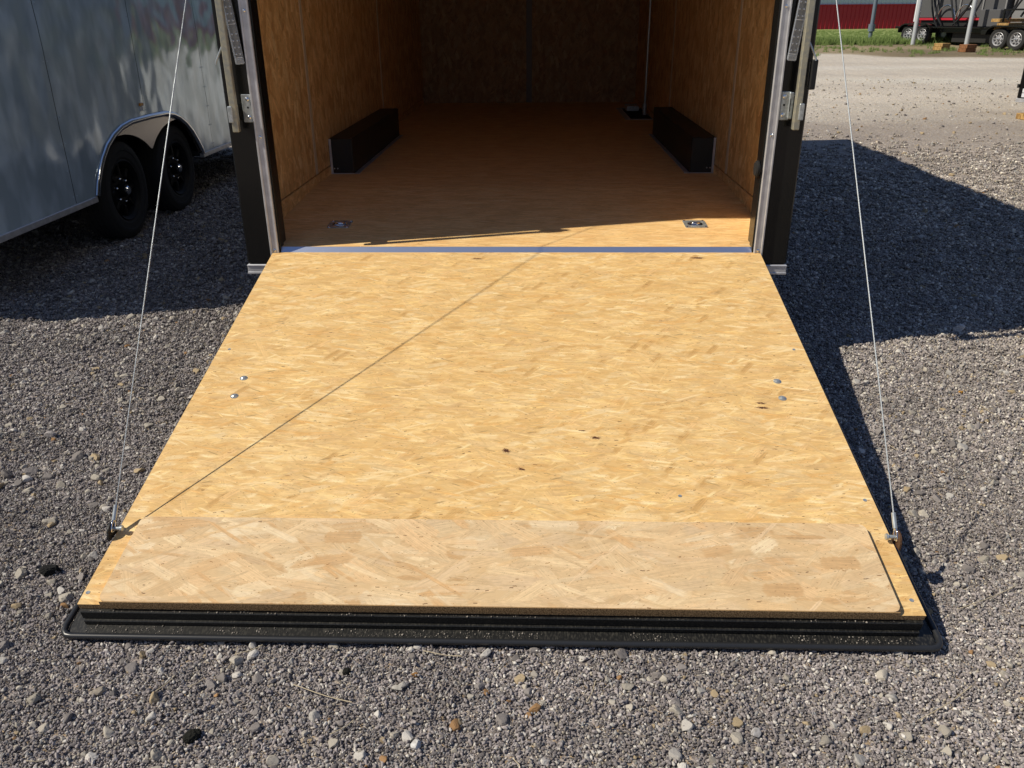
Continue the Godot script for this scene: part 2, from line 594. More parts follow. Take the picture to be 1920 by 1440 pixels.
	M.silver.albedo_texture = noise_tex(61, 0.010, 512, 512, Color(0.82, 0.84, 0.87), Color(0.96, 0.97, 1.0), 3, 0.35, 0.75)  # wispy pale streaks in the colour, standing in for bounced sun patches
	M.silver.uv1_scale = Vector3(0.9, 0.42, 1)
	M.valance = mat(lin(0.52, 0.50, 0.48), 0.26, 0.75)
	M.dark_board = mat(lin(0.03, 0.03, 0.03), 0.8)  # one plain dark colour for housings, seams and underbody parts
	M.amber = mat(lin(0.75, 0.30, 0.03), 0.25)
	M.white = mat(lin(0.75, 0.76, 0.78), 0.5)
	M.batten = mat(lin(0.62, 0.49, 0.32), 0.5)
	M.batten_shaded = mat(lin(0.17, 0.14, 0.11), 0.5)  # copy of the batten with the front wall's shade put into its colour
	var g := gravel_images()
	M.ground = mat(Color(1, 1, 1), 0.95, 0.0, 0.25)
	M.ground.vertex_color_use_as_albedo = true
	M.ground.albedo_texture = ImageTexture.create_from_image(g[0])
	M.ground.heightmap_enabled = true
	M.ground.heightmap_texture = ImageTexture.create_from_image(g[1])
	M.ground.heightmap_scale = 0.35
	M.ground.uv1_scale = Vector3(1.0 / 1.9, 1.0 / 1.9, 1)
	M.stone = mat(Color(1, 1, 1), 0.92, 0.0, 0.3)
	M.stone.vertex_color_use_as_albedo = true
	M.stone.albedo_texture = noise_tex(21, 0.035, 256, 256, Color(0.80, 0.79, 0.78), Color(1, 1, 1), 5)
	M.stone.uv1_triplanar = true
	M.stone.uv1_scale = Vector3(14, 14, 14)
	M.grass = mat(lin(0.17, 0.235, 0.065), 0.8)
	M.grass.backlight_enabled = true
	M.grass.backlight = Color(0.25, 0.35, 0.1)
	M.lawn = mat(Color(1, 1, 1), 0.95)
	M.lawn.albedo_texture = noise_tex(33, 0.02, 512, 512, Color(0.44, 0.50, 0.26), Color(0.58, 0.62, 0.36), 5)
	M.lawn.uv1_scale = Vector3(0.2, 0.2, 1)
	M.red = mat(lin(0.44, 0.016, 0.034), 0.5)
	M.siding = mat(lin(0.56, 0.63, 0.72), 0.45)
	M.wood = mat(lin(0.52, 0.33, 0.12), 0.85)
	M.wood.albedo_texture = noise_tex(44, 0.03, 256, 256, Color(0.7, 0.66, 0.6), Color(1, 1, 1), 5)
	M.wood.uv1_scale = Vector3(3, 0.6, 1)
	M.rust = mat(lin(0.085, 0.042, 0.02), 0.6)
	M.wood_brown = M.wood.duplicate()
	M.wood_brown.albedo_color = lin(0.30, 0.135, 0.055)
	M.pole = mat(lin(0.55, 0.58, 0.60), 0.45, 0.3)
	M.pole_dark = mat(lin(0.16, 0.20, 0.25), 0.5, 0.2)
	M.panel_grey = mat(lin(0.085, 0.085, 0.088), 0.5)
	M.panel_light = mat(lin(0.22, 0.22, 0.22), 0.5)
	M.straw = mat(lin(0.50, 0.42, 0.28), 0.8)


# ------------------------------------------------------------------ the yard

func steps(marks: Array) -> PackedFloat32Array:
	var out := PackedFloat32Array()
	for i in marks.size() - 1:
		var a: float = marks[i][0]
		var b: float = marks[i + 1][0]
		var n := int(round((b - a) / marks[i][1]))
		for k in n: out.append(a + (b - a) * k / n)
	out.append(marks[-1][0])
	return out


func tone(x: float, z: float) -> Color:
	var n1 := broad.get_noise_2d(x * 2.0, z * 2.0)
	var n2 := broad.get_noise_2d(x * 0.8 + 60.0, z * 7.0)
	var dark := Color(0.52, 0.485, 0.47) * (1.0 + 0.22 * n1 + 0.10 * bump.get_noise_2d(x * 2.0, z * 2.0))
	dark = dark.lerp(Color(0.62, 0.58, 0.53), clampf((x - 1.0) * 0.22, 0.0, 1.0) * 0.7)
	var road := Color(1.0, 0.97, 0.90) * (0.95 + 0.22 * n2)
	var e := z + 10.2 + 0.30 * (x - 6.0) + 1.8 * n1 + 2.4 * n2
	var c := dark.lerp(road, 1.0 - smoothstep(-2.0, 2.2, e))
	var d := z + 26.0 - 0.42 * (x - 10.5) + 3.0 * n1
	c = c.lerp(Color(0.46, 0.40, 0.28) * (1.0 + 0.5 * n1), 1.0 - smoothstep(-1.0, 0.8, d))
	c.a = 1.0
	return c.clamp(Color(0, 0, 0, 1), Color(1, 1, 1, 1))


func ground() -> void:
	var xs := steps([[-400.0, 60.0], [-40.0, 6.0], [-10.0, 0.8], [-5.0, 0.10], [6.0, 0.28], [13.0, 0.6], [25.0, 4.0], [60.0, 40.0], [400.0, 1.0]])
	var zs := steps([[-400.0, 60.0], [-70.0, 3.0], [-34.0, 0.7], [-14.0, 0.26], [-5.0, 0.10], [4.0, 0.7], [12.0, 6.0], [60.0, 40.0], [400.0, 1.0]])
	var v := PackedVector3Array()
	var c := PackedColorArray()
	var u := PackedVector2Array()
	var nn := PackedVector3Array()
	var idx := PackedInt32Array()
	for z in zs:
		for x in xs:
			var far := absf(x) > 60.0 or absf(z) > 72.0
			var h := 0.0075 * maxf(0.0, -maxf(z, -72.0) - 4.0) if far else gh(x, z)
			v.append(Vector3(x, h, z))
			c.append(tone(x, z))
			u.append(Vector2(x, z))
			nn.append(Vector3.UP if far else Vector3(gh(x - 0.06, z) - gh(x + 0.06, z), 0.12, gh(x, z - 0.06) - gh(x, z + 0.06)).normalized())
	var w := xs.size()
	for j in zs.size() - 1:
		for i in w - 1:
			var a := j * w + i
			idx.append_array([a, a + 1, a + w + 1, a, a + w + 1, a + w])
	var arr := []
	arr.resize(Mesh.ARRAY_MAX)
	arr[Mesh.ARRAY_VERTEX] = v
	arr[Mesh.ARRAY_NORMAL] = nn
	arr[Mesh.ARRAY_COLOR] = c
	arr[Mesh.ARRAY_TEX_UV] = u
	arr[Mesh.ARRAY_INDEX] = idx
	var am := ArrayMesh.new()
	am.add_surface_from_arrays(Mesh.PRIMITIVE_TRIANGLES, arr)
	var o := MeshInstance3D.new()
	o.name = "ground"
	o.mesh = am
	o.material_override = M.ground
	add_child(o)
	tag(o, "gravel yard of grey crushed stone that turns pale further off", "", "", "structure")


func lawn() -> void:
	var st := mb()
	var xs := steps([[-60.0, 4.0], [0.0, 1.0], [40.0, 4.0], [80.0, 1.0]])
	var zs := steps([[-72.0, 2.0], [-36.0, 0.6], [-34.2, 1.0]])
	for i in xs.size() - 1:
		for j in zs.size() - 1:
			var p := []
			for k in [[0, 0], [1, 0], [1, 1], [0, 1]]:
				var x := xs[i + k[0]]
				var z := zs[j + k[1]]
				if j + k[1] == zs.size() - 1: z += 0.5 * bump.get_noise_2d(x * 0.7, 3.0)
				p.append(Vector3(x, 0.0075 * (-z - 4.0) + (0.045 if j + k[1] < zs.size() - 1 else -0.02), z))
			quad(st, p[0], p[1], p[2], p[3], Vector3.UP, Vector2(p[0].x, p[0].z), Vector2(p[1].x, p[1].z), Vector2(p[2].x, p[2].z), Vector2(p[3].x, p[3].z))
	var o := obj("lawn", st, M.lawn, self)
	tag(o, "mown green lawn between the pale gravel and the red barn", "", "", "structure")
	# tufts of grass: on the lawn, longest along its near edge, and thin weeds over the dirt strip
	var t := mb()
	for k in 26:
		var a := rng.randf() * TAU
		var r := rng.randf_range(0.0, 0.10)
		var h := rng.randf_range(0.05, 0.12)
		var b := Vector3(cos(a) * r, 0, sin(a) * r)
		var side := Vector3(rng.randfn(), 0, rng.randfn()).normalized() * 0.006
		var tip := b + Vector3(rng.randfn() * 0.03, h, rng.randfn() * 0.03)
		tri(t, b - side, b + side, tip, side.cross(Vector3.UP).normalized())
	var mesh := t.commit()
	mesh.surface_set_material(0, M.grass)
	var spots := []
	for k in 9000:
		var x := rng.randf_range(8.0, 30.0)
		var q := rng.randf()
		var z: float
		var s: float
		if q < 0.72:
			z = -34.4 - pow(rng.randf(), 1.5) * 20.0
			s = 1.0 if z < -36.2 else 1.9
		elif q < 0.85:
			z = -34.2 - rng.randf() * 1.6
			s = rng.randf_range(1.8, 3.0)  # taller tufts added so the near edge darkens like a shaded strip
		else:
			z = rng.randf_range(-34.4, -25.0)
			if broad.get_noise_2d(x * 4.0, z * 4.0) < -0.02: continue
			s = rng.randf_range(0.5, 1.3)
		spots.append(Transform3D(Basis(Vector3.UP, rng.randf() * TAU).scaled(Vector3.ONE * s), Vector3(x, 0.0075 * (-z - 4.0) + 0.01, z)))
	scatter("grass", mesh, spots, [], self, "grass tufts on the lawn and weeds along its dirt edge")


func scatter(called: String, mesh: Mesh, spots: Array, tints: Array, parent: Node, label := "") -> MultiMeshInstance3D:
	var mm := MultiMesh.new()
	mm.transform_format = MultiMesh.TRANSFORM_3D
	mm.use_colors = tints.size() > 0
	mm.mesh = mesh
	mm.instance_count = spots.size()
	var w := 16 if tints else 12
	var buf := PackedFloat32Array()
	buf.resize(spots.size() * w)
	for i in spots.size():
		var f: Transform3D = spots[i]
		var a := i * w
		buf[a] = f.basis.x.x; buf[a + 1] = f.basis.y.x; buf[a + 2] = f.basis.z.x; buf[a + 3] = f.origin.x
		buf[a + 4] = f.basis.x.y; buf[a + 5] = f.basis.y.y; buf[a + 6] = f.basis.z.y; buf[a + 7] = f.origin.y
		buf[a + 8] = f.basis.x.z; buf[a + 9] = f.basis.y.z; buf[a + 10] = f.basis.z.z; buf[a + 11] = f.origin.z
		if tints:
			var c: Color = tints[i]
			buf[a + 12] = c.r; buf[a + 13] = c.g; buf[a + 14] = c.b; buf[a + 15] = 1.0
	mm.buffer = buf
	var o := MultiMeshInstance3D.new()
	o.name = called
	o.multimesh = mm
	parent.add_child(o, true)
	tag(o, label, "", "", "stuff")
	return o


func pebble_color() -> Color:
	var q := rng.randf()
	var k := rng.randf_range(0.70, 1.25)
	if q < 0.51: return Color(0.325, 0.295, 0.288) * k
	if q < 0.64: return Color(0.44, 0.405, 0.39) * k
	if q < 0.80: return Color(0.17, 0.157, 0.155) * k
	if q < 0.85: return Color(0.31, 0.315, 0.325) * k
	if q < 0.935: return Color(0.52, 0.46, 0.37) * k
	return Color(0.68, 0.645, 0.59) * k


func in_view(p: Vector3, margin: float) -> float:
	var b := Basis.from_euler(Vector3(-0.42157, 0.03309, -0.0081))
	var q := b.inverse() * (p - cam_at)
	if q.z > -0.3: return -1.0
	var s := tan(deg_to_rad(25.1))
	var y := q.y / -q.z / s
	var x := q.x / -q.z / s / 1.3333
	if absf(x) > 1.0 + margin or absf(y) > 1.0 + margin: return -1.0
	return -q.z


func gravel() -> void:
	var root := thing("gravel", "loose grey crushed stone covering the yard round the ramp", "", Vector3.ZERO)
	tag(root, "", "", "", "stuff")
	var ball := icosphere(1)
	var meshes := []
	for k in 4:
		var st := mb()
		for q in 15:
			var a := q * 2.39996 + rng.randf() * 0.5
			var r := 0.0062 * sqrt(q + 0.4) * 1.12
			var s := 0.0030 + 0.0048 * pow(rng.randf(), 1.7)
			if q == 3 and k == 1: s = 0.0098
			stone(st, Vector3(cos(a) * r, rng.randf_range(-0.002, 0.0035), sin(a) * r), Vector3(s * rng.randf_range(0.75, 1.5), s * rng.randf_range(0.55, 0.95), s * rng.randf_range(0.7, 1.15)), ball, pebble_color(), Basis.from_euler(Vector3(rng.randf() * TAU, rng.randf() * TAU, rng.randf() * TAU)), 12, 0.13)
		var m := st.commit()
		m.surface_set_material(0, M.stone)
		meshes.append(m)
	var spots := [[], [], [], []]
	var tints := [[], [], [], []]
	var z := 4.6
	while z > -7.5:
		var d0 := cam_at.z - z
		var step := 0.027 * clampf(0.16 + d0 * 0.22, 0.66, 1.7)
		var x := -7.0
		while x < 9.0:
			var px := x + rng.randf_range(-0.5, 0.5) * step
			var pz := z + rng.randf_range(-0.5, 0.5) * step
			x += step
			if absf(px) < 1.06 and pz < 1.86 and pz > -6.0: continue
			if in_view(Vector3(px, 0.0, pz), 0.16) < 0.0:
				if absf(px) > 5.0 or rng.randf() < 0.35: continue
			if rng.randf() < smoothstep(-1.5, -7.5, pz): continue
			var s := step / 0.027 * rng.randf_range(0.85, 1.25)
			var i := rng.randi() % 4
			var tilt := Basis.from_euler(Vector3(rng.randfn() * 0.18, rng.randf() * TAU, rng.randfn() * 0.18))
			spots[i].append(Transform3D(tilt.scaled(Vector3.ONE * s), Vector3(px, gh(px, pz) + rng.randf_range(-0.002, 0.006) * s, pz)))
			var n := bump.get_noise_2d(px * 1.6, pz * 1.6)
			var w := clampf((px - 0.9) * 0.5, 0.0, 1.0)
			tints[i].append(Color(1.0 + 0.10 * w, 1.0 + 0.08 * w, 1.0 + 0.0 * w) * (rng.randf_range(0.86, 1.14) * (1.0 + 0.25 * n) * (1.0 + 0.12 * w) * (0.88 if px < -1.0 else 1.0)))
		z -= step
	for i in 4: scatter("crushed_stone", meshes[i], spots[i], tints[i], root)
	# larger loose pebbles, pale ones among them, near and far
	var one := mb()
	stone(one, Vector3.ZERO, Vector3(1.0, 0.62, 0.8), icosphere(2), Color(1, 1, 1), Basis(), 12, 0.05, 0.42, 0.8)
	var two := mb()
	stone(two, Vector3.ZERO, Vector3(1.0, 0.75, 0.9), icosphere(2), Color(1, 1, 1), Basis(), 9, 0.06, 0.38, 0.8)
	var pm := [one.commit(), two.commit()]
	for m in pm: m.surface_set_material(0, M.stone)
	spots = [[], []]
	tints = [[], []]
	for k in 30000:
		var near := rng.randf() < 0.84
		var pz := rng.randf_range(-4.0, 2.6) if near else rng.randf_range(-16.0, -2.0)
		var px := rng.randf_range(-4.5, 5.0) if near else rng.randf_range(-5.0, 14.0)
		if absf(px) < 1.1 and pz < 1.92 and pz > -6.2: continue
		if in_view(Vector3(px, 0.0, pz), 0.16) < 0.0: continue
		var s := 0.0058 + 0.0150 * pow(rng.randf(), 3.5)
		if not near: s *= 1.7
		if near and px < -1.0 and rng.randf() < 0.22: s *= 1.45
		var i := rng.randi() % 2
		spots[i].append(Transform3D(Basis.from_euler(Vector3(rng.randfn() * 0.4, rng.randf() * TAU, rng.randfn() * 0.4)).scaled(Vector3.ONE * s), Vector3(px, gh(px, pz) + s * 0.18 + 0.004, pz)))
		var q := rng.randf()
		var c := Color(0.50, 0.46, 0.39) if q < 0.36 else (Color(0.64, 0.61, 0.56) if q < 0.58 else (Color(0.29, 0.265, 0.25) if q < 0.85 else (Color(0.48, 0.38, 0.24) if q < 0.975 else Color(0.42, 0.25, 0.12))))
		tints[i].append(c * rng.randf_range(0.72, 1.12))
	for i in 2: scatter("pebbles", pm[i], spots[i], tints[i], root)
	# bits of dry straw
	var sp := mb()
	var pts := PackedVector3Array()
	for k in 6: pts.append(Vector3(-0.5 + k * 0.2, 0.02 * sin(k * 1.3), 0.03 * sin(k * 0.9)))
	tube(sp, pts, 0.012, 5)
	var sm := sp.commit()
	sm.surface_set_material(0, M.straw)
	var where := []
	for k in 60:
		var px := rng.randf_range(-2.4, 2.6)
		var pz := rng.randf_range(-0.2, 2.3)
		if absf(px) < 1.14 and pz < 1.98: continue
		var l := rng.randf_range(0.03, 0.10)
		where.append(Transform3D(Basis(Vector3.UP, rng.randf() * TAU) * Basis(Vector3.BACK, rng.randfn() * 0.15) * Basis.from_scale(Vector3(l, 0.09, 0.09)), Vector3(px, gh(px, pz) + 0.012, pz)))
	for q in [[-0.40, 2.10, 0.16, -0.35], [-0.33, 2.20, 0.06, 0.7], [1.05, 2.1, 0.20, 0.55], [1.33, 1.72, 0.22, 0.45], [-0.13, 1.965, 0.10, -0.2], [-0.62, 1.96, 0.07, 0.5]]:
		where.append(Transform3D(Basis(Vector3.UP, q[3]) * Basis.from_scale(Vector3(q[2], 0.10, 0.10)), Vector3(q[0], gh(q[0], q[1]) + 0.016, q[1])))
	var straw := scatter("dry_straw", sm, where, [], self, "thin dry straws lying on the gravel")


func rocks() -> void:
	var ball := icosphere(3)
	var list := [
		["white_stone", "chalk white angular stone on the gravel below the middle of the ramp", -0.159, 2.237, 0.013, 0.011, 0.012, Color(0.70, 0.68, 0.65), 0.2],
		["beige_stone", "large beige flat stone on the gravel below the ramp's left corner", -0.936, 2.10, 0.019, 0.010, 0.013, Color(0.46, 0.40, 0.32), 0.5],
		["tan_stone", "broad tan stone at the bottom edge, left of the middle", -0.315, 2.325, 0.030, 0.012, 0.019, Color(0.44, 0.36, 0.28), 0.3],
		["pink_stone", "rounded pinkish stone at the bottom edge below the middle of the ramp", -0.057, 2.315, 0.022, 0.012, 0.015, Color(0.48, 0.38, 0.31), 0.1],
		["cream_stone", "flat cream stone under the ramp's front lip, just left of the middle", -0.224, 2.071, 0.016, 0.008, 0.009, Color(0.52, 0.49, 0.43), 0.1],
		["grey_stone", "pale grey stone on the gravel below the right half of the ramp", 0.593, 2.193, 0.014, 0.010, 0.011, Color(0.42, 0.41, 0.40), 0.9],
		["white_stone", "white stone at the edge of the trailer's shadow, right of the ramp", 2.158, -0.273, 0.036, 0.026, 0.028, Color(0.62, 0.61, 0.59), 0.4],
		["grey_stone", "light grey stone on the sunlit gravel left of the ramp", -1.734, 0.853, 0.024, 0.017, 0.017, Color(0.40, 0.37, 0.36), 0.2],
		["dark_clod", "black crumbly clod on the gravel left of the ramp's lower corner", -1.303, 1.648, 0.028, 0.016, 0.020, Color(0.022, 0.021, 0.020), 0.0],
		["dark_clod", "black clod on the gravel in the lower left foreground", -0.664, 2.222, 0.020, 0.011, 0.016, Color(0.020, 0.020, 0.019), 0.7],
		["dark_clod", "small black clod on the gravel just under the ramp's front lip", -0.36, 2.02, 0.011, 0.007, 0.010, Color(0.020, 0.020, 0.019), 0.7],
		["cream_stone", "cream stone at the bottom edge, right of the middle", 0.278, 2.30, 0.012, 0.009, 0.010, Color(0.58, 0.54, 0.46), 0.6],
		["orange_stone", "bright orange brown stone on the sunlit gravel right of the ramp", 1.855, 0.42, 0.012, 0.008, 0.010, Color(0.62, 0.32, 0.05), 0.6],
		["ochre_stone", "ochre stone on the gravel close under the ramp's front lip, right of the black clod", -0.19, 2.03, 0.011, 0.008, 0.008, Color(0.36, 0.19, 0.07), 0.2],
	]
	for q in list:
		var st := mb()
		var dark: bool = q[0] == "dark_clod"
		stone(st, Vector3.ZERO, Vector3(q[4], q[5], q[6]), ball, q[7], Basis(Vector3.UP, q[8]), 5 if dark else 14, 0.13 if dark else 0.03, 0.62 if dark else 0.50, 0.5)
		var o := obj(numbered(q[0]), st, M.stone, self, Transform3D(Basis(), Vector3(q[2], gh(q[2], q[3]) + q[5] * 0.45 + 0.006, q[3])))
		tag(o, q[1], "clod" if dark else "stone")


# ------------------------------------------------------------------ the open trailer

func rip(z: float, y: float) -> float:
	return ripple.get_noise_2d(z, y * 0.75)


func wavy(st: SurfaceTool, x: float, out: float, z0: float, z1: float, y0: float, y1: float, cell: float, amp: float, arched := false) -> void:
	var nz := maxi(1, int(absf(z1 - z0) / cell))
	var ny := maxi(1, int((y1 - y0) / cell))
	var row := []
	for i in nz + 1:
		var z := lerpf(z0, z1, float(i) / nz)
		var lo := arch_y(z) if arched else y0
		var col := []
		for j in ny + 1:
			var y := lerpf(lo, y1, float(j) / ny)
			var e := 0.01
			var n := Vector3(out, -(rip(z, y + e) - rip(z, y - e)) * amp / (2 * e), -(rip(z + e, y) - rip(z - e, y)) * amp / (2 * e)).normalized()
			col.append([Vector3(x + out * rip(z, y) * amp, y, z), n, Vector2(z, y)])
		row.append(col)
	for i in nz:
		for j in ny:
			var q := [row[i][j], row[i + 1][j], row[i + 1][j + 1], row[i][j + 1]]
			smooth(st, [q[0][0], q[1][0], q[2][0], q[3][0]], [q[0][1], q[1][1], q[2][1], q[3][1]], [q[0][2], q[1][2], q[2][2], q[3][2]])


func make_wheel(parent: Node, at: Vector3, out: float, r: float, w: float, rim_mat: Material, hub_mat: Material) -> void:
	var ax := Vector3(out, 0, 0)
	var st := mb()
	var prof := PackedVector2Array()
	var rr := r * 0.60
	for p in [[rr, -0.42], [rr * 1.08, -0.48], [r * 0.86, -0.5], [r * 0.96, -0.44], [r * 0.99, -0.36], [r, -0.20], [r * 0.985, -0.19], [r * 0.985, -0.15], [r, -0.14], [r, -0.02], [r * 0.985, -0.01], [r * 0.985, 0.03], [r, 0.04], [r, 0.16], [r * 0.985, 0.17], [r * 0.985, 0.21], [r, 0.22], [r * 0.99, 0.36], [r * 0.96, 0.44], [r * 0.86, 0.5], [r * 0.80, 0.505], [r * 0.79, 0.49], [rr * 1.12, 0.48], [rr * 1.02, 0.43]]:
		prof.append(Vector2(p[0], p[1] * w))
	lathe(st, prof, Vector3.ZERO, ax, 40)
	var wheel := Node3D.new()
	wheel.name = "wheel"
	wheel.position = at
	parent.add_child(wheel, true)
	obj("tyre", st, M.tyre, wheel)
	st = mb()
	lathe(st, PackedVector2Array([Vector2(rr * 0.98, -0.4 * w), Vector2(rr * 0.88, -0.2 * w), Vector2(rr * 0.88, 0.30 * w), Vector2(rr * 1.0, 0.40 * w), Vector2(rr * 1.04, 0.45 * w), Vector2(rr * 1.0, 0.47 * w), Vector2(rr * 0.9, 0.36 * w), Vector2(rr * 0.86, 0.22 * w)]), Vector3.ZERO, ax, 40)
	# the dished disc with eight slots between short spokes
	lathe(st, PackedVector2Array([Vector2(rr * 0.60, 0.20 * w), Vector2(rr * 0.52, 0.26 * w), Vector2(rr * 0.42, 0.27 * w), Vector2(0, 0.24 * w)]), Vector3.ZERO, ax, 32)
	lathe(st, PackedVector2Array([Vector2(rr * 0.88, 0.06 * w), Vector2(0.0, 0.06 * w)]), Vector3.ZERO, ax, 24)
	for k in 8:
		var a := TAU * k / 8
		var d := Vector3(0, sin(a), cos(a))
		bar(st, d * rr * 0.5 + ax * 0.20 * w, d * rr * 0.92 + ax * 0.18 * w, rr * 0.30, 0.03, 0.006)
	obj("rim", st, rim_mat, wheel)
	st = mb()
	lathe(st, PackedVector2Array([Vector2(rr * 0.15, 0.40 * w), Vector2(rr * 0.15, 0.52 * w), Vector2(rr * 0.12, 0.56 * w), Vector2(0, 0.57 * w)]), Vector3.ZERO, ax, 20)
	obj("hub_cap", st, hub_mat, wheel)
	st = mb()
	lathe(st, PackedVector2Array([Vector2(rr * 0.24, 0.20 * w), Vector2(rr * 0.22, 0.48 * w), Vector2(0, 0.49 * w)]), Vector3.ZERO, ax, 20)
	obj("hub", st, rim_mat, wheel)
	st = mb()
	for k in 6:
		var a := TAU * (k + 0.3) / 6
		var c := Vector3(0, sin(a), cos(a)) * rr * 0.40
		lathe(st, PackedVector2Array([Vector2(0.009, 0.25 * w), Vector2(0.009, 0.34 * w), Vector2(0.006, 0.37 * w), Vector2(0, 0.375 * w)]), c, ax, 6)
	tag(obj("lug_nuts", st, hub_mat, wheel), "", "", "", "stuff")


func rounded(x0: float, x1: float, z0: float, z1: float, r: float) -> PackedVector2Array:
	var p := PackedVector2Array()
	for q in [[x1 - r, z1 - r, 0.0], [x0 + r, z1 - r, PI / 2], [x0 + r, z0 + r, PI], [x1 - r, z0 + r, PI * 1.5]]:
		for k in 7:
			var a: float = q[2] + PI / 2 * k / 6
			p.append(Vector2(q[0] + cos(a) * r, q[1] + sin(a) * r))
	return p


func cargo_trailer() -> void:
	var t := thing("cargo_trailer", "black enclosed cargo trailer with its wooden ramp let down on the gravel", "trailer")
	var st := mb()
	var zf := -6.0
	var top := FL + 2.2
	# floor, in two sheets: the level one and the tail that slopes to the threshold
	slab(st, Vector3(-1.165, FL - 0.02, zf), Vector3(1.165, FL, TAIL - 0.002))
	obj("floor", st, M.osb_floor, t)
	st = mb()
	var tail_a := atan2(TDROP, -TAIL - 0.02)
	var tl := Vector2(TAIL + 0.02, TDROP).length()
	box(st, Vector3(0, -0.01, tl / 2), Vector3(2.33, 0.02, tl))
	var tail := obj("floor_tail", st, M.osb_floor, t, Transform3D(Basis(Vector3.RIGHT, tail_a), Vector3(0, FL, TAIL)))
	st = mb()
	box(st, Vector3(0, FL - TDROP - 0.0125, -0.0115), Vector3(2.088, 0.004, 0.032), 0.001, Basis(Vector3.RIGHT, 0.92))
	obj("threshold_strip", st, M.sill, t)
	# lining of the walls
	for s in [-1.0, 1.0]:
		var edges := [zf, -4.62, -3.465, -2.31, -1.2, -0.02]
		for k in edges.size() - 1:
			st = mb()
			slab(st, Vector3(s * 1.165, FL + 0.052, edges[k] + 0.001), Vector3(s * 1.185, top, edges[k + 1] - 0.001), 0.0, true)
			obj("wall_panel", st, M.osb_wall, t)
		st = mb()
		slab(st, Vector3(s * 1.160, FL - DROP - 0.01, zf), Vector3(s * 1.182, FL + 0.047, -0.02), 0.002)
		obj("kick_board", st, M.osb_wall, t)
		for z in [-1.2, -3.465]:
			st = mb()
			slab(st, Vector3(s * 1.161, FL + 0.052, z - 0.022), Vector3(s * 1.1648, top, z + 0.022), 0.001)
			obj("wall_strip", st, M.batten, t)
		# box over the wheels
		st = mb()
		slab(st, Vector3(s * 1.02, FL - 0.02, -3.309), Vector3(s * 1.163, FL + 0.206, -1.528), 0.004)
		var wb := obj("wheel_box", st, M.box, t)
		st = mb()
		slab(st, Vector3(s * 0.985, FL - 0.002, -1.528), Vector3(s * 1.16, FL + 0.0025, -1.510), 0.0005)
		slab(st, Vector3(s * 0.990, FL - 0.002, -3.30), Vector3(s * 1.0195, FL + 0.002, -1.529), 0.0005)
		slab(st, Vector3(s * 1.148, FL + 0.003, -1.527), Vector3(s * 1.161, FL + 0.205, -1.5225), 0.0005)
		obj("edge_trim", st, M.alu, wb)
		for k in 2:
			st = mb()
			cyl(st, Vector3(s * (1.12 + 0.02 * k), FL + 0.03, -1.528), Vector3(s * (1.12 + 0.02 * k), FL + 0.03, -1.524), 0.0045, 8, 0.001)
			obj("screw", st, M.zinc, wb)
	# front wall, its joint strip, ceiling
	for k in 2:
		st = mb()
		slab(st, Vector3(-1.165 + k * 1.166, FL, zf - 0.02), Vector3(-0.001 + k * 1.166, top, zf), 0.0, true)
		obj("front_panel", st, M.osb_shaded, t)
	st = mb()
	slab(st, Vector3(-0.03, FL + 0.002, zf), Vector3(0.03, top, zf + 0.004), 0.001)
	obj("wall_strip", st, M.batten_shaded, t)
	st = mb()
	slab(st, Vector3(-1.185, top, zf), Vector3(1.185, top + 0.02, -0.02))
	obj("ceiling", st, M.osb_shaded, t)
	# outer skin; its long sides ripple as thin sheet does
	st = mb()
	for s in [-1.0, 1.0]:
		wavy(st, s * 1.2, s, -0.1, zf - 0.2, FL - 0.137, FL + 2.26, 0.045, 0.0024)
	slab(st, Vector3(-1.197, FL - 0.137, zf - 0.22), Vector3(1.197, FL + 2.26, zf - 0.19), 0.004)
	obj("outer_skin", st, M.black_side, t)
	st = mb()
	slab(st, Vector3(-1.203, FL + 2.26, zf - 0.23), Vector3(1.203, FL + 2.33, 0.0), 0.012)
	obj("roof", st, M.black, t)
	st = mb()
	slab(st, Vector3(-1.2, FL + 2.0, -0.12), Vector3(1.2, FL + 2.262, 0.0), 0.006)
	obj("door_header", st, M.black, t)
	# frame under the floor
	for s in [-1.0, 1.0]:
		st = mb()
		slab(st, Vector3(s * 0.78, FL - 0.20, zf), Vector3(s * 0.86, FL - 0.022, -1.0), 0.004)
		obj("frame_rail", st, M.black_dull, t)
		st = mb()
		slab(st, Vector3(s * 1.12, FL - 0.13, zf), Vector3(s * 1.18, FL - 0.03, -1.1), 0.004)
		obj("frame_rail", st, M.black_dull, t)
	for k in 9:
		st = mb()
		slab(st, Vector3(-0.778, FL - 0.10, zf + 0.3 + k * 0.55), Vector3(0.778, FL - 0.024, zf + 0.35 + k * 0.55))
		obj("cross_member", st, M.black_dull, t)
	st = mb()
	slab(st, Vector3(-1.03, FL - 0.17, -0.14), Vector3(1.03, FL - 0.105, -0.045), 0.003)
	obj("cross_member", st, M.black_dull, t)
	for z in [-1.99, -2.85]:
		st = mb()
		slab(st, Vector3(-0.98, FL - 0.27, z - 0.04), Vector3(0.98, FL - 0.202, z + 0.04), 0.004)
		obj("axle", st, M.black_dull, t)
	for s in [-1.0, 1.0]:
		for z in [-1.99, -2.85]: make_wheel(t, Vector3(s * 1.115, 0.325, z), s, 0.33, 0.155, M.wheel_black, M.chrome)
	# the rear frame, one side and then the other
	for s in [-1.0, 1.0]:
		rear_post(t, s)
	ramp(t)
	for s in [-1.0, 1.0]: ramp_cable(t, s)
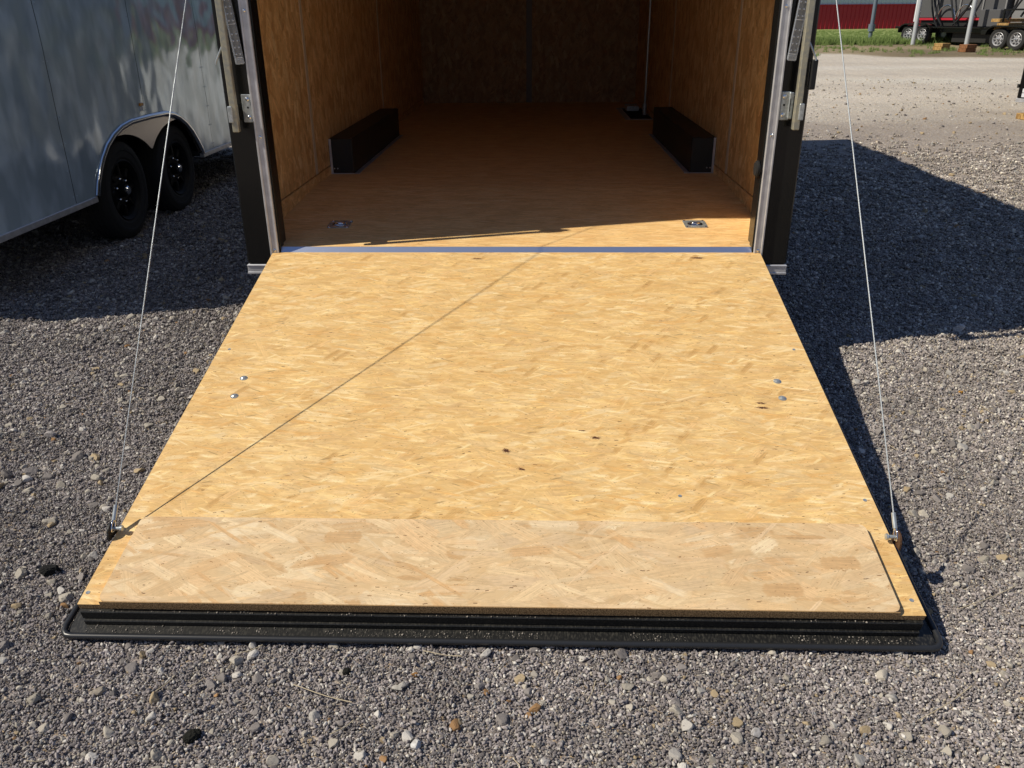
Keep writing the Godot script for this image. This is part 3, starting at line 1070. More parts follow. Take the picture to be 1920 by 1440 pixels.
	# tie-down rings let into the tail of the floor
	for s in [-1.0, 1.0]:
		var p := Vector3(s * 0.8545, FL - TDROP * (1.0 - 0.342 / (-TAIL - 0.02)), -0.362)
		var d := MeshInstance3D.new()
		st = mb()
		var hole := rounded(-0.036, 0.036, -0.030, 0.030, 0.028)
		var rim := rounded(-0.053, 0.053, -0.058, 0.058, 0.010)
		ring_plate(st, rim, hole, 0.0, 0.0035)
		d = obj("tie_down_plate", st, M.zinc, t, Transform3D(Basis(Vector3.RIGHT, tail_a) * Basis(Vector3.UP, 0.0), p))
		st = mb()
		bowl(st, hole, 0.0034, 0.0006, 0.75)
		obj("pan", st, M.chrome, d)
		st = mb()
		var pts := PackedVector3Array()
		for k in 15:
			var a := PI * k / 14
			pts.append(Vector3(cos(a) * 0.022, 0.007 + 0.003 * sin(a), sin(a) * 0.024 - 0.008))
		tube(st, pts, 0.0042, 8)
		cyl(st, Vector3(-0.026, 0.006, -0.009), Vector3(0.026, 0.006, -0.009), 0.005, 8)
		obj("ring", st, M.chrome, d)
		st = mb()
		for k in [[-1, -1], [1, -1], [1, 1], [-1, 1]]:
			var c := Vector3(k[0] * 0.044, 0.0035, k[1] * 0.049)
			st = mb()
			lathe(st, PackedVector2Array([Vector2(0.0062, 0), Vector2(0.0052, 0.002), Vector2(0.003, 0.0032), Vector2(0, 0.0034)]), c, Vector3.UP, 10)
			obj("screw", st, M.chrome, d)
	# the pole that stands in a hatch at the front right corner
	st = mb()
	ring_plate(st, rounded(0.90, 1.155, -5.36, -4.31, 0.004), rounded(0.955, 1.152, -5.30, -4.36, 0.004), FL + 0.0, FL + 0.003)
	var hatch := obj("floor_hatch", st, M.alu, t)
	st = mb()
	slab(st, Vector3(0.956, FL + 0.0008, -5.29), Vector3(1.151, FL + 0.0014, -4.37))
	obj("opening_shade", st, M.hole, hatch)  # flat black sheet on the floor, the hatch's inner shade put into colour
	st = mb()
	slab(st, Vector3(0.975, FL + 0.005, -5.22), Vector3(1.10, FL + 0.055, -5.0), 0.006)
	obj("bracket", st, M.zinc, hatch)
	st = mb()
	cyl(st, Vector3(1.117, FL + 0.002, -4.70), Vector3(1.117, top - 0.01, -4.70), 0.011, 12)
	cyl(st, Vector3(1.117, FL + 0.002, -4.70), Vector3(1.117, FL + 0.10, -4.70), 0.02, 12)
	obj("pole", st, M.zinc, t)


# a flat plate with a hole: both outlines have the same number of points
func ring_plate(st: SurfaceTool, outer: PackedVector2Array, inner: PackedVector2Array, y0: float, y1: float) -> void:
	for i in outer.size():
		var j := (i + 1) % outer.size()
		var a := outer[i]; var b := outer[j]; var c := inner[j]; var d := inner[i]
		quad(st, Vector3(a.x, y1, a.y), Vector3(b.x, y1, b.y), Vector3(c.x, y1, c.y), Vector3(d.x, y1, d.y), Vector3.UP)
		var n := Vector3((b - a).y, 0, -(b - a).x).normalized()
		quad(st, Vector3(a.x, y0, a.y), Vector3(b.x, y0, b.y), Vector3(b.x, y1, b.y), Vector3(a.x, y1, a.y), n)
		n = -Vector3((c - d).y, 0, -(c - d).x).normalized()
		quad(st, Vector3(d.x, y0, d.y), Vector3(c.x, y0, c.y), Vector3(c.x, y1, c.y), Vector3(d.x, y1, d.y), n)


func bowl(st: SurfaceTool, rim: PackedVector2Array, y1: float, y0: float, part: float) -> void:
	var mid := Vector3(0, y0, 0)
	for i in rim.size():
		var a := rim[i]
		var b := rim[(i + 1) % rim.size()]
		var a1 := a * part
		var b1 := b * part
		var na := Vector3(-a.x, 0.03, -a.y).normalized()
		quad(st, Vector3(a.x, y1, a.y), Vector3(b.x, y1, b.y), Vector3(b1.x, y0, b1.y), Vector3(a1.x, y0, a1.y), (na * 0.4 + Vector3.UP).normalized())
		tri(st, mid, Vector3(a1.x, y0, a1.y), Vector3(b1.x, y0, b1.y), Vector3.UP)


func rear_post(t: Node3D, s: float) -> void:
	var st := mb()
	slab(st, Vector3(s * 1.087, FL - 0.138, -0.14), Vector3(s * 1.2, FL + 2.0, -0.002), 0.006)
	slab(st, Vector3(s * 1.043, FL - DROP - 0.02, -0.055), Vector3(s * 1.0515, FL + 2.0, -0.006), 0.002)
	slab(st, Vector3(s * 1.0514, FL - 0.13, -0.12), Vector3(s * 1.088, FL + 2.0, -0.008))
	var post := obj("corner_post", st, M.black, t)
	# aluminium edge trim with its two ribs
	st = mb()
	slab(st, Vector3(s * 1.0505, FL - 0.104, -0.0075), Vector3(s * 1.088, FL + 2.0, 0.006), 0.002)
	slab(st, Vector3(s * 1.0508, FL - 0.1035, 0.006), Vector3(s * 1.0560, FL + 2.0, 0.009), 0.0015)
	slab(st, Vector3(s * 1.0790, FL - 0.1035, 0.006), Vector3(s * 1.0877, FL + 2.0, 0.0105), 0.002)
	var trim := obj("edge_trim", st, M.alu, t)
	for y in [-0.072, 0.415, 0.90, 1.39]:
		st = mb()
		lathe(st, PackedVector2Array([Vector2(0.007, 0), Vector2(0.0062, 0.0028), Vector2(0.004, 0.0046), Vector2(0, 0.005)]), Vector3(s * 1.0675, FL + y, 0.006), Vector3.BACK, 12)
		obj("screw", st, M.chrome, trim)
	# bottom rail end
	st = mb()
	slab(st, Vector3(s * 1.04, FL - 0.181, -0.12), Vector3(s * 1.202, FL - 0.1385, 0.004), 0.002)
	slab(st, Vector3(s * 1.04, FL - 0.145, 0.004), Vector3(s * 1.203, FL - 0.1395, 0.0075), 0.0015)
	slab(st, Vector3(s * 1.04, FL - 0.1815, 0.004), Vector3(s * 1.203, FL - 0.1715, 0.0075), 0.0015)
	obj("bottom_rail", st, M.alu, t)
	st = mb()
	slab(st, Vector3(s * 1.196, FL - 0.175, -6.2), Vector3(s * 1.206, FL - 0.128, -0.142), 0.002)
	obj("side_rail", st, M.alu, t)
	# hinge plate of the lock bar
	st = mb()
	slab(st, Vector3(s * 1.090, FL + 0.474, -0.001), Vector3(s * 1.128, FL + 0.585, 0.0045), 0.002)
	var y0 := FL + 0.474
	if s > 0: slab(st, Vector3(1.121, y0 + 0.004, 0.004), Vector3(1.139, y0 + 0.108, 0.012), 0.003)
	var plate := obj("hinge_plate", st, M.zinc, t)
	for y in [0.495, 0.566]:
		st = mb()
		lathe(st, PackedVector2Array([Vector2(0.0085, 0), Vector2(0.0078, 0.003), Vector2(0.005, 0.0055), Vector2(0, 0.0062)]), Vector3(s * 1.103, FL + y, 0.0045), Vector3.BACK, 12)
		obj("bolt", st, M.chrome, plate)
	st = mb()
	box(st, Vector3(s * 1.104, FL + 0.533, 0.0046), Vector3(0.0075, 0.0075, 0.001))
	if s > 0: box(st, Vector3(1.1255, FL + 0.533, 0.0122), Vector3(0.003, 0.05, 0.001))
	obj("slot_shade", st, M.hole, plate)  # thin black pieces on the plate, shade of the slots given by colour
	# lock bar: a bent channel, its keeper, the handle
	st = mb()
	slab(st, Vector3(s * 1.131, FL + 0.442, 0.046), Vector3(s * 1.157, FL + 1.42, 0.074), 0.003)
	var lock := obj("lock_bar", st, M.galv, t)
	st = mb()
	slab(st, Vector3(s * 1.146, FL + 0.480, -0.001), Vector3(s * 1.166, FL + 0.545, 0.080), 0.003)
	obj("keeper", st, M.zinc, lock)
	st = mb()
	slab(st, Vector3(s * 1.116, FL + 1.30, -0.001), Vector3(s * 1.166, FL + 1.37, 0.080), 0.003)
	obj("keeper", st, M.zinc, lock)
	st = mb()
	tube(st, PackedVector3Array([Vector3(s * 1.154, FL + 0.775, 0.060), Vector3(s * 1.168, FL + 0.75, 0.064), Vector3(s * 1.188, FL + 0.712, 0.066), Vector3(s * 1.189, FL + 0.704, 0.067)]), 0.004, 8)
	if s > 0: box(st, Vector3(1.180, FL + 0.652, 0.052), Vector3(0.012, 0.10, 0.02), 0.003)
	var handle := obj("handle", st, M.zinc, lock)
	if s > 0:
		st = mb()
		box(st, Vector3(1.187, FL + 0.652, 0.060), Vector3(0.030, 0.112, 0.016), 0.004, Basis(Vector3.UP, 0.4))
		obj("grip", st, M.black_dull, lock)
	# clear tail lamp, leaning a little towards the trim
	var lean := Transform3D(Basis(Vector3.BACK, s * -0.085) * Basis(Vector3.RIGHT, 0.03), Vector3(s * 1.108, FL + 0.705, 0.0))
	st = mb()
	box(st, Vector3(0, 0.235, 0.006), Vector3(0.034, 0.47, 0.012), 0.003)
	var lamp := obj("tail_lamp", st, M.dark_board, t, lean)
	st = mb()
	for k in 17:
		for e in [-0.008, 0.008]:
			if k % 5 == 4: continue
			lathe(st, PackedVector2Array([Vector2(0.0045, 0), Vector2(0.0034, 0.003), Vector2(0, 0.0042)]), Vector3(e, 0.035 + k * 0.025, 0.012), Vector3.BACK, 8)
	for k in 4: box(st, Vector3(0, 0.022 + 0.125 * k, 0.0125), Vector3(0.030, 0.003, 0.004), 0.0008)
	box(st, Vector3(-0.0155, 0.235, 0.0125), Vector3(0.0022, 0.46, 0.005), 0.0008)
	tag(obj("lamp_diodes", st, M.chrome, lamp), "", "", "", "stuff")
	st = mb()
	box(st, Vector3(0, 0.235, 0.017), Vector3(0.037, 0.476, 0.012), 0.004)
	box(st, Vector3(0, 0.008, 0.014), Vector3(0.034, 0.020, 0.012), 0.003)
	obj("lamp_lens", st, M.lens, lamp)
	if s > 0:
		st = mb()
		cyl(st, Vector3(1.0425, FL + 0.273, -0.030), Vector3(1.024, FL + 0.273, -0.030), 0.034, 18, 0.006)
		obj("rubber_bumper", st, M.hole, post)


func ramp(t: Node3D) -> void:
	var f := Transform3D(Basis(Vector3.RIGHT, RAMP_A), Vector3(0, FL - DROP, 0))
	var w := RAMP_W / 2
	var st := mb()
	# board: top sheet with the flake pattern, its edges raw
	quad(st, Vector3(-w, 0, 0.002), Vector3(w, 0, 0.002), Vector3(w, 0, RAMP_L), Vector3(-w, 0, RAMP_L), Vector3.UP, Vector2(0, 0), Vector2(RAMP_W, 0), Vector2(RAMP_W, RAMP_L), Vector2(0, RAMP_L))
	var board := obj("ramp_door", st, M.ramp, t, f)
	st = mb()
	box(st, Vector3(0, -0.0092, RAMP_L / 2 + 0.001), Vector3(RAMP_W - 0.0008, 0.0180, RAMP_L - 0.003), 0.0012)
	obj("board_edge", st, M.edge, board)
	st = mb()
	prism(st, rounded(-1.020, 1.014, 1.640, 1.9385, 0.022), 0.0012, 0.0172)
	var plate := obj("transition_plate", st, M.plate, board, Transform3D(Basis(Vector3.UP, 0.0), Vector3()))
	plate.set_meta("label", "paler loose board lying across the foot of the ramp")
	st = mb()
	slab(st, Vector3(-1.016, 0.0014, 1.9386), Vector3(1.010, 0.0166, 1.9402), 0.0006)
	obj("plate_edge", st, M.edge, board)
	# frame: rails under the board, stepping out to the lip of the outer skin
	st = mb()
	slab(st, Vector3(-w + 0.004, -0.046, 1.86), Vector3(w - 0.004, -0.0185, 1.9455), 0.002)
	for s in [-1.0, 1.0]: slab(st, Vector3(s * (w - 0.05), -0.046, 0.03), Vector3(s * (w - 0.005), -0.0185, 1.858), 0.002)
	slab(st, Vector3(-w + 0.008, -0.062, 1.85), Vector3(w - 0.008, -0.0462, 1.952), 0.002)
	obj("frame", st, M.dirty, board)
	st = mb()
	slab(st, Vector3(-1.108, -0.070, 0.02), Vector3(1.108, -0.0624, 1.982), 0.002)
	obj("outer_sheet", st, M.dirty, board)
	st = mb()
	var pts := PackedVector3Array()
	for q in [[-1.110, 0.1], [-1.110, 1.0], [-1.115, 1.80], [-1.118, 1.958], [-1.114, 1.974], [-1.104, 1.985], [-1.088, 1.988], [0.0, 1.988], [1.088, 1.988], [1.104, 1.985], [1.114, 1.974], [1.118, 1.958], [1.115, 1.80], [1.110, 1.0], [1.110, 0.1]]:
		pts.append(Vector3(q[0], -0.066 if absf(q[0]) > 1.109 and q[1] < 1.9 else -0.061, q[1]))
	tube(st, pts, 0.0085, 10)
	obj("seal", st, M.rubber, board)
	st = mb()
	slab(st, Vector3(-1.106, -0.088, 1.92), Vector3(1.106, -0.0705, 1.978), 0.003)
	obj("lip", st, M.black_dull, board)
	# crumbs of gravel and dust on the ledges
	var sp := []
	var tn := []
	for k in 900:
		var q := rng.randf()
		var x := rng.randf_range(-1.06, 1.06)
		var s := 0.0008 + 0.0022 * pow(rng.randf(), 3.0)
		var z := rng.randf_range(1.9535, 1.977) if q < 0.75 else rng.randf_range(1.9395, 1.9445)
		var y := (-0.0622 if q < 0.75 else -0.0183) + s * 0.4
		if broad.get_noise_2d(x * 40.0, 7.0) < -0.12: continue
		sp.append(Transform3D(Basis.from_euler(Vector3(rng.randf(), rng.randf() * 6.0, rng.randf())).scaled(Vector3.ONE * s), Vector3(x, y, z)))
		tn.append(Color(0.34, 0.31, 0.27) * rng.randf_range(0.5, 1.3))
	st = mb()
	stone(st, Vector3.ZERO, Vector3(1, 0.7, 0.9), icosphere(1), Color(1, 1, 1), Basis(), 6, 0.05)
	var gm := st.commit()
	gm.surface_set_material(0, M.stone)
	scatter("grit", gm, sp, tn, board)
	# bolts with washers, and small screws
	st = mb()
	lathe(st, PackedVector2Array([Vector2(0.0135, 0), Vector2(0.0135, 0.0014), Vector2(0.0098, 0.0022), Vector2(0.0092, 0.004), Vector2(0.0055, 0.0062), Vector2(0, 0.0068)]), Vector3.ZERO, Vector3.UP, 18)
	var first: MeshInstance3D = null
	for q in [[-0.933, 0.951], [-0.935, 1.055], [0.935, 0.953], [0.930, 1.049]]:
		var at := Transform3D(Basis(Vector3.UP, q[0]), Vector3(q[0], 0.0, q[1]))
		if first == null: first = obj("bolt", st, M.zinc, board, at)
		else: again("bolt", first, board, at)
	st = mb()
	lathe(st, PackedVector2Array([Vector2(0.0058, 0), Vector2(0.0056, 0.0007), Vector2(0.0025, 0.0004), Vector2(0, 0.0002)]), Vector3.ZERO, Vector3.UP, 12)
	first = null
	for q in [[-1.04, 0.77], [1.04, 0.757], [1.054, 1.53], [0.523, 1.52], [-1.067, 1.898], [1.059, 1.888]]:
		var at := Transform3D(Basis(), Vector3(q[0], 0.0003, q[1]))
		if first == null: first = obj("screw", st, M.zinc, board, at)
		else: again("screw", first, board, at)


func ramp_cable(t: Node3D, s: float) -> void:
	# the plate that carries the shackle at the ramp's edge
	var f := Transform3D(Basis(Vector3.RIGHT, RAMP_A), Vector3(0, FL - DROP, 0))
	var base := f * Vector3(s * 1.083, 0.020, 1.690)
	var end := Vector3(s * 1.098, FL + 1.55, -0.004) if s < 0 else Vector3(s * 1.098, FL + 1.55, -0.04)
	var dir := (end - base).normalized()
	var st := mb()
	var a := base + dir * 0.02
	# a wire rope of six strands laid round a core
	var side := dir.cross(Vector3.RIGHT).normalized()
	var up := dir.cross(side)
	var n := 420
	for k in 6:
		var pts := PackedVector3Array()
		for i in n + 1:
			var l := a.distance_to(end) * i / n
			var ph := TAU * k / 6 + l * TAU / 0.055
			pts.append(a + dir * l + (side * cos(ph) + up * sin(ph)) * 0.00125)
		tube(st, pts, 0.00088, 4, false, false)
	var c := obj("ramp_cable", st, M.wire, t)
	st = mb()
	cyl(st, base + dir * 0.022, base + dir * 0.066, 0.0062, 12, 0.001)
	obj("ferrule", st, M.zinc, c)
	st = mb()
	var loop := PackedVector3Array()
	for i in 20:
		var ph := TAU * i / 20
		loop.append(base + dir * (0.006 + 0.017 * cos(ph)) + side * (0.009 * sin(ph)))
	tube(st, loop, 0.0028, 8, true)
	obj("thimble", st, M.chrome, c)
	st = mb()
	var o := Vector3(-s, 0, 0)
	cyl(st, base + o * -0.008, base + o * 0.024, 0.0055, 8, 0.001)
	lathe(st, PackedVector2Array([Vector2(0.009, 0), Vector2(0.009, 0.006), Vector2(0, 0.0065)]), base + o * 0.022, o, 6)
	obj("pin", st, M.zinc, c)
	st = mb()
	var poly := PackedVector2Array([Vector2(-0.026, -0.024), Vector2(0.026, -0.024), Vector2(0.026, -0.004)])
	for k in 11:
		var ph := PI * k / 10
		poly.append(Vector2(cos(ph) * 0.024, 0.0 + sin(ph) * 0.020))
	poly.append(Vector2(-0.026, -0.004))
	var frame := Transform3D(Basis(Vector3(0, 0, 1), Vector3(1, 0, 0), Vector3(0, 1, 0)), base + Vector3(s * 0.004, -0.002, 0.0))
	prism(st, poly, -0.0025, 0.0025, frame)
	obj("bracket", st, M.black_dull if s < 0 else M.rust, c)


# ------------------------------------------------------------------ the grey trailer beside it

var arch := [[-1.708, 0.388], [-1.746, 0.459], [-1.80, 0.530], [-1.87, 0.600], [-1.96, 0.668], [-2.07, 0.720], [-2.20, 0.758], [-2.357, 0.778], [-2.659, 0.780], [-2.93, 0.774], [-3.06, 0.755], [-3.17, 0.722], [-3.28, 0.665], [-3.38, 0.592], [-3.46, 0.505], [-3.52, 0.43], [-3.541, 0.388]]


func arch_y(z: float) -> float:
	if z > arch[0][0] or z < arch[-1][0]: return 0.388
	for k in arch.size() - 1:
		if z >= arch[k + 1][0]:
			return lerpf(arch[k][1], arch[k + 1][1], (z - arch[k][0]) / (arch[k + 1][0] - arch[k][0]))
	return 0.388


func grey_trailer() -> void:
	var t := thing("grey_trailer", "silver grey enclosed trailer with chrome trimmed wheel arch, parked left of the open one", "trailer")
	var x := -2.75
	var seams := [-0.36, -1.455, -2.605, -3.80, -5.0, -6.2]
	for k in seams.size() - 1:
		var st := mb()
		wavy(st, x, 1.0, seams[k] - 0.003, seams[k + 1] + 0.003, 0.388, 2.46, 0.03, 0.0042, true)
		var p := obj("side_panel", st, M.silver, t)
		st = mb()
		for q in 2:
			var z: float = seams[k + 1] + (0.022 if q == 0 else -0.022)
			if k == 4 and q == 1: continue
			var y := arch_y(z) + 0.05
			while y < 1.7:
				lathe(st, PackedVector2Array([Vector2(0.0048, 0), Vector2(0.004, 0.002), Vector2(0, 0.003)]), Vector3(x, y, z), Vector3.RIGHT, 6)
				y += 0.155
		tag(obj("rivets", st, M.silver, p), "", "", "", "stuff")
	var st := mb()
	for z in [-1.455, -2.605, -3.80, -5.0]:
		st = mb()
		slab(st, Vector3(x - 0.012, arch_y(z) + 0.004, z - 0.012), Vector3(x - 0.004, 2.45, z + 0.012))
		obj("seam", st, M.dark_board, t)
	# roof, far side, front and rear walls
	st = mb()
	slab(st, Vector3(-5.16, 2.46, -6.22), Vector3(x + 0.006, 2.53, -0.32), 0.015)
	obj("roof", st, M.valance, t)
	st = mb()
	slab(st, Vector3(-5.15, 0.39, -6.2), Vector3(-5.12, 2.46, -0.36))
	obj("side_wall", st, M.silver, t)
	st = mb()
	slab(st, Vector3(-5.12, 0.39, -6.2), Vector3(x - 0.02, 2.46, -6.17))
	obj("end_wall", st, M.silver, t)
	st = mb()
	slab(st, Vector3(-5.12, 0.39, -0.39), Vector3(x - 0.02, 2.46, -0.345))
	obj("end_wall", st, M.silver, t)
	st = mb()
	slab(st, Vector3(x - 0.11, 0.385, -0.358), Vector3(x + 0.004, 2.459, -0.32), 0.006)
	obj("rear_post", st, M.black, t)
	st = mb()
	slab(st, Vector3(-5.12, 0.36, -6.15), Vector3(x - 0.03, 0.40, -3.56))
	obj("floor", st, M.dark_board, t)
	st = mb()
	slab(st, Vector3(-5.12, 0.36, -1.69), Vector3(x - 0.03, 0.40, -0.40))
	obj("floor", st, M.dark_board, t)
	st = mb()
	slab(st, Vector3(-4.95, 0.36, -3.558), Vector3(x - 0.34, 0.40, -1.692))
	obj("floor", st, M.dark_board, t)
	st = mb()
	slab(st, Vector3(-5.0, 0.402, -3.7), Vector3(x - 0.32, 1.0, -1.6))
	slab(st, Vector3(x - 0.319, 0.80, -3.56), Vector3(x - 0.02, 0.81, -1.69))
	obj("wheel_well", st, M.dark_board, t)
	for sx in [-4.72, -3.20]:
		st = mb()
		slab(st, Vector3(sx - 0.04, 0.24, -6.1), Vector3(sx + 0.04, 0.358, -0.45), 0.004)
		obj("frame_rail", st, M.dark_board, t)
	for z in [-2.19, -3.10]:
		st = mb()
		slab(st, Vector3(-4.9, 0.30, z - 0.04), Vector3(x - 0.2, 0.357, z + 0.04))
		obj("axle", st, M.dark_board, t)
	# bottom rail
	st = mb()
	slab(st, Vector3(x - 0.03, 0.352, -1.706), Vector3(x + 0.006, 0.389, -0.33), 0.003)
	obj("bottom_rail", st, M.alu, t)
	st = mb()
	slab(st, Vector3(x - 0.03, 0.352, -6.2), Vector3(x + 0.006, 0.389, -3.543), 0.003)
	obj("bottom_rail", st, M.alu, t)
	# bright trim round the wheel arch
	st = mb()
	var pts := PackedVector3Array()
	for k in arch.size() - 1:
		for e in 3:
			var q := float(e) / 3
			pts.append(Vector3(x + 0.004, lerpf(arch[k][1], arch[k + 1][1], q), lerpf(arch[k][0], arch[k + 1][0], q)))
	pts.append(Vector3(x + 0.004, 0.388, -3.541))
	half_round(st, pts, 0.040, 0.016)
	obj("arch_trim", st, M.chrome, t)
	# valance that hangs between the wheels
	st = mb()
	var n := 90
	var low := []
	for k in n + 1:
		var z := lerpf(-1.715, -3.535, float(k) / n)
		var e := [0.0, 0.0]
		for w in 2:
			var dz := (z - [-2.18, -3.10][w] as float) / 0.55
			e[w] = 0.345 + 0.362 * sqrt(maxf(0.0, 1.0 - dz * dz))
		var d := 0.015
		var mx: float = log(exp(e[0] / d) + exp(e[1] / d)) * d
		low.append(minf(mx, arch_y(z) - 0.004))
	for k in n:
		var z0 := lerpf(-1.715, -3.535, float(k) / n)
		var z1 := lerpf(-1.715, -3.535, float(k + 1) / n)
		quad(st, Vector3(x - 0.012, low[k], z0), Vector3(x - 0.012, low[k + 1], z1), Vector3(x - 0.012, arch_y(z1) + 0.01, z1), Vector3(x - 0.012, arch_y(z0) + 0.01, z0), Vector3.RIGHT)
		quad(st, Vector3(x - 0.012, low[k], z0), Vector3(x - 0.012, low[k + 1], z1), Vector3(x - 0.035, low[k + 1], z1), Vector3(x - 0.035, low[k], z0), Vector3.DOWN)
	obj("valance", st, M.valance, t)
	for z in [-2.19, -3.10]:
		make_wheel(t, Vector3(x - 0.135, 0.335, z), 1.0, 0.338, 0.205, M.wheel_black, M.chrome)
		make_wheel(t, Vector3(-5.0, 0.335, z), -1.0, 0.338, 0.205, M.wheel_black, M.chrome)
	st = mb()
	box(st, Vector3(x + 0.006, 0.875, -2.55), Vector3(0.012, 0.022, 0.055), 0.004)
	var lamp := obj("marker_lamp", st, M.amber, t)
	st = mb()
	box(st, Vector3(x + 0.003, 0.845, -2.55), Vector3(0.004, 0.03, 0.05), 0.001)
	obj("label_plate", st, M.white, lamp)


# a low half-round strip that follows points lying in one x plane
func half_round(st: SurfaceTool, pts: PackedVector3Array, width: float, rise: float) -> void:
	var rows := []
	for i in pts.size():
		var tg := (pts[mini(i + 1, pts.size() - 1)] - pts[maxi(i - 1, 0)]).normalized()
		var b := tg.cross(Vector3.RIGHT).normalized()
		if b.y < 0.0 and absf(b.y) > 0.2: b = -b
		var r := []
		for k in 9:
			var a := PI * k / 8
			r.append([pts[i] + b * cos(a) * width * 0.5 + Vector3.RIGHT * sin(a) * rise, (b * cos(a) * rise + Vector3.RIGHT * sin(a) * width * 0.5).normalized()])
		rows.append(r)
	for i in pts.size() - 1:
		for k in 8:
			smooth(st, [rows[i][k][0], rows[i + 1][k][0], rows[i + 1][k + 1][0], rows[i][k + 1][0]], [rows[i][k][1], rows[i + 1][k][1], rows[i + 1][k + 1][1], rows[i][k + 1][1]])


# ------------------------------------------------------------------ across the yard

func barn() -> void:
	var a := Vector3(19.3, 0.40, -58.5)
	var dir := Vector3(0.985, 0.0, -0.14).normalized()
	var out := Vector3(-dir.z, 0, dir.x)
	if out.z < 0.0: out = -out
	var t := thing("barn", "long metal barn with red lower walls and pale blue grey siding above", "barn", a, 0.0)
	var low := mb()
	var high := mb()
	var b := Basis(dir, Vector3.UP, out)
	var l0 := -34.0
	var l1 := 64.0
	box(low, b * Vector3((l0 + l1) / 2, 0.77, -0.15), Vector3(l1 - l0, 1.56, 0.2), 0.0, b)
	box(high, b * Vector3((l0 + l1) / 2, 3.75, -0.19), Vector3(l1 - l0, 4.4, 0.2), 0.0, b)
	var k := l0
	while k < l1:
		box(low, b * Vector3(k, 0.78, -0.03), Vector3(0.07, 1.50, 0.05), 0.015, b)
		box(high, b * Vector3(k, 3.8, -0.08), Vector3(0.07, 4.3, 0.04), 0.012, b)
		k += 0.30 if k > -6.0 and k < 26.0 else 0.6
	obj("wainscot", low, M.red, t)
	obj("siding", high, M.siding, t)
	var st := mb()
	box(st, b * Vector3((l0 + l1) / 2, 1.575, -0.03), Vector3(l1 - l0, 0.07, 0.12), 0.01, b)
	obj("trim_board", st, M.red, t)
	st = mb()
	box(st, b * Vector3((l0 + l1) / 2, 6.05, -6.0), Vector3(l1 - l0 + 0.6, 0.12, 13.0), 0.0, b)
	obj("roof", st, M.siding, t)
	for e in [l0 + 0.15, l1 - 0.15]:
		st = mb()
		box(st, b * Vector3(e, 3.0, -6.1), Vector3(0.2, 5.9, 11.6), 0.0, b)
		obj("end_wall", st, M.siding, t)


func yaw_frame(at: Vector3, deg: float) -> Transform3D:
	# local z runs back along the vehicle, local x points to the viewer's side
	var d := -Vector3(cos(deg_to_rad(deg)), 0, sin(deg_to_rad(deg)))
	return Transform3D(Basis(Vector3.UP.cross(d), Vector3.UP, d), at)


func far_wheels(t: Node3D, zs: Array, x: float, r: float) -> void:
	for z in zs: make_wheel(t, Vector3(x, r, -z), (-1.0 if x < -1.0 else 1.0), r, 0.22, M.wheel_grey, M.chrome)


func back(v: Vector3) -> Vector3:
	return Vector3(v.x, v.y, -v.z)


func far_slab(st: SurfaceTool, a: Vector3, b: Vector3, bev := 0.0) -> void:
	slab(st, back(a), back(b), bev)


func fender(t: Node3D, x0: float, x1: float, z0: float, z1: float, y: float, r: float) -> void:
	var st := mb()
	var q0 := z0
	z0 = -z1
	z1 = -q0
	var pts := []
	for k in 9:
		var a := PI - PI / 2 * k / 8
		pts.append(Vector2(z0 + r + cos(a) * r, y - r + sin(a) * r))
	for k in 9:
		var a := PI / 2 - PI / 2 * k / 8
		pts.append(Vector2(z1 - r + cos(a) * r, y - r + sin(a) * r))
	for k in pts.size() - 1:
		var a: Vector2 = pts[k]
		var c: Vector2 = pts[k + 1]
		var n := Vector3(0, (c - a).x, -(c - a).y).normalized()
		quad(st, Vector3(x0, a.y, a.x), Vector3(x1, a.y, a.x), Vector3(x1, c.y, c.x), Vector3(x0, c.y, c.x), n)
		quad(st, Vector3(x0, a.y - 0.02, a.x), Vector3(x1, a.y - 0.02, a.x), Vector3(x1, c.y - 0.02, c.x), Vector3(x0, c.y - 0.02, c.x), -n)
		quad(st, Vector3(x1, a.y - 0.05, a.x), Vector3(x1, c.y - 0.05, c.x), Vector3(x1, c.y, c.x), Vector3(x1, a.y, a.x), Vector3.RIGHT)
	obj("fender", st, M.black, t)


func hang(a: Vector3, b: Vector3, sag: float, out := Vector3.ZERO, n := 18) -> PackedVector3Array:
	var p := PackedVector3Array()
	for k in n + 1:
		var q := float(k) / n
		p.append(a.lerp(b, q) + Vector3(0, -sag * 4.0 * q * (1.0 - q), 0) + out * 4.0 * q * (1.0 - q))
	return p


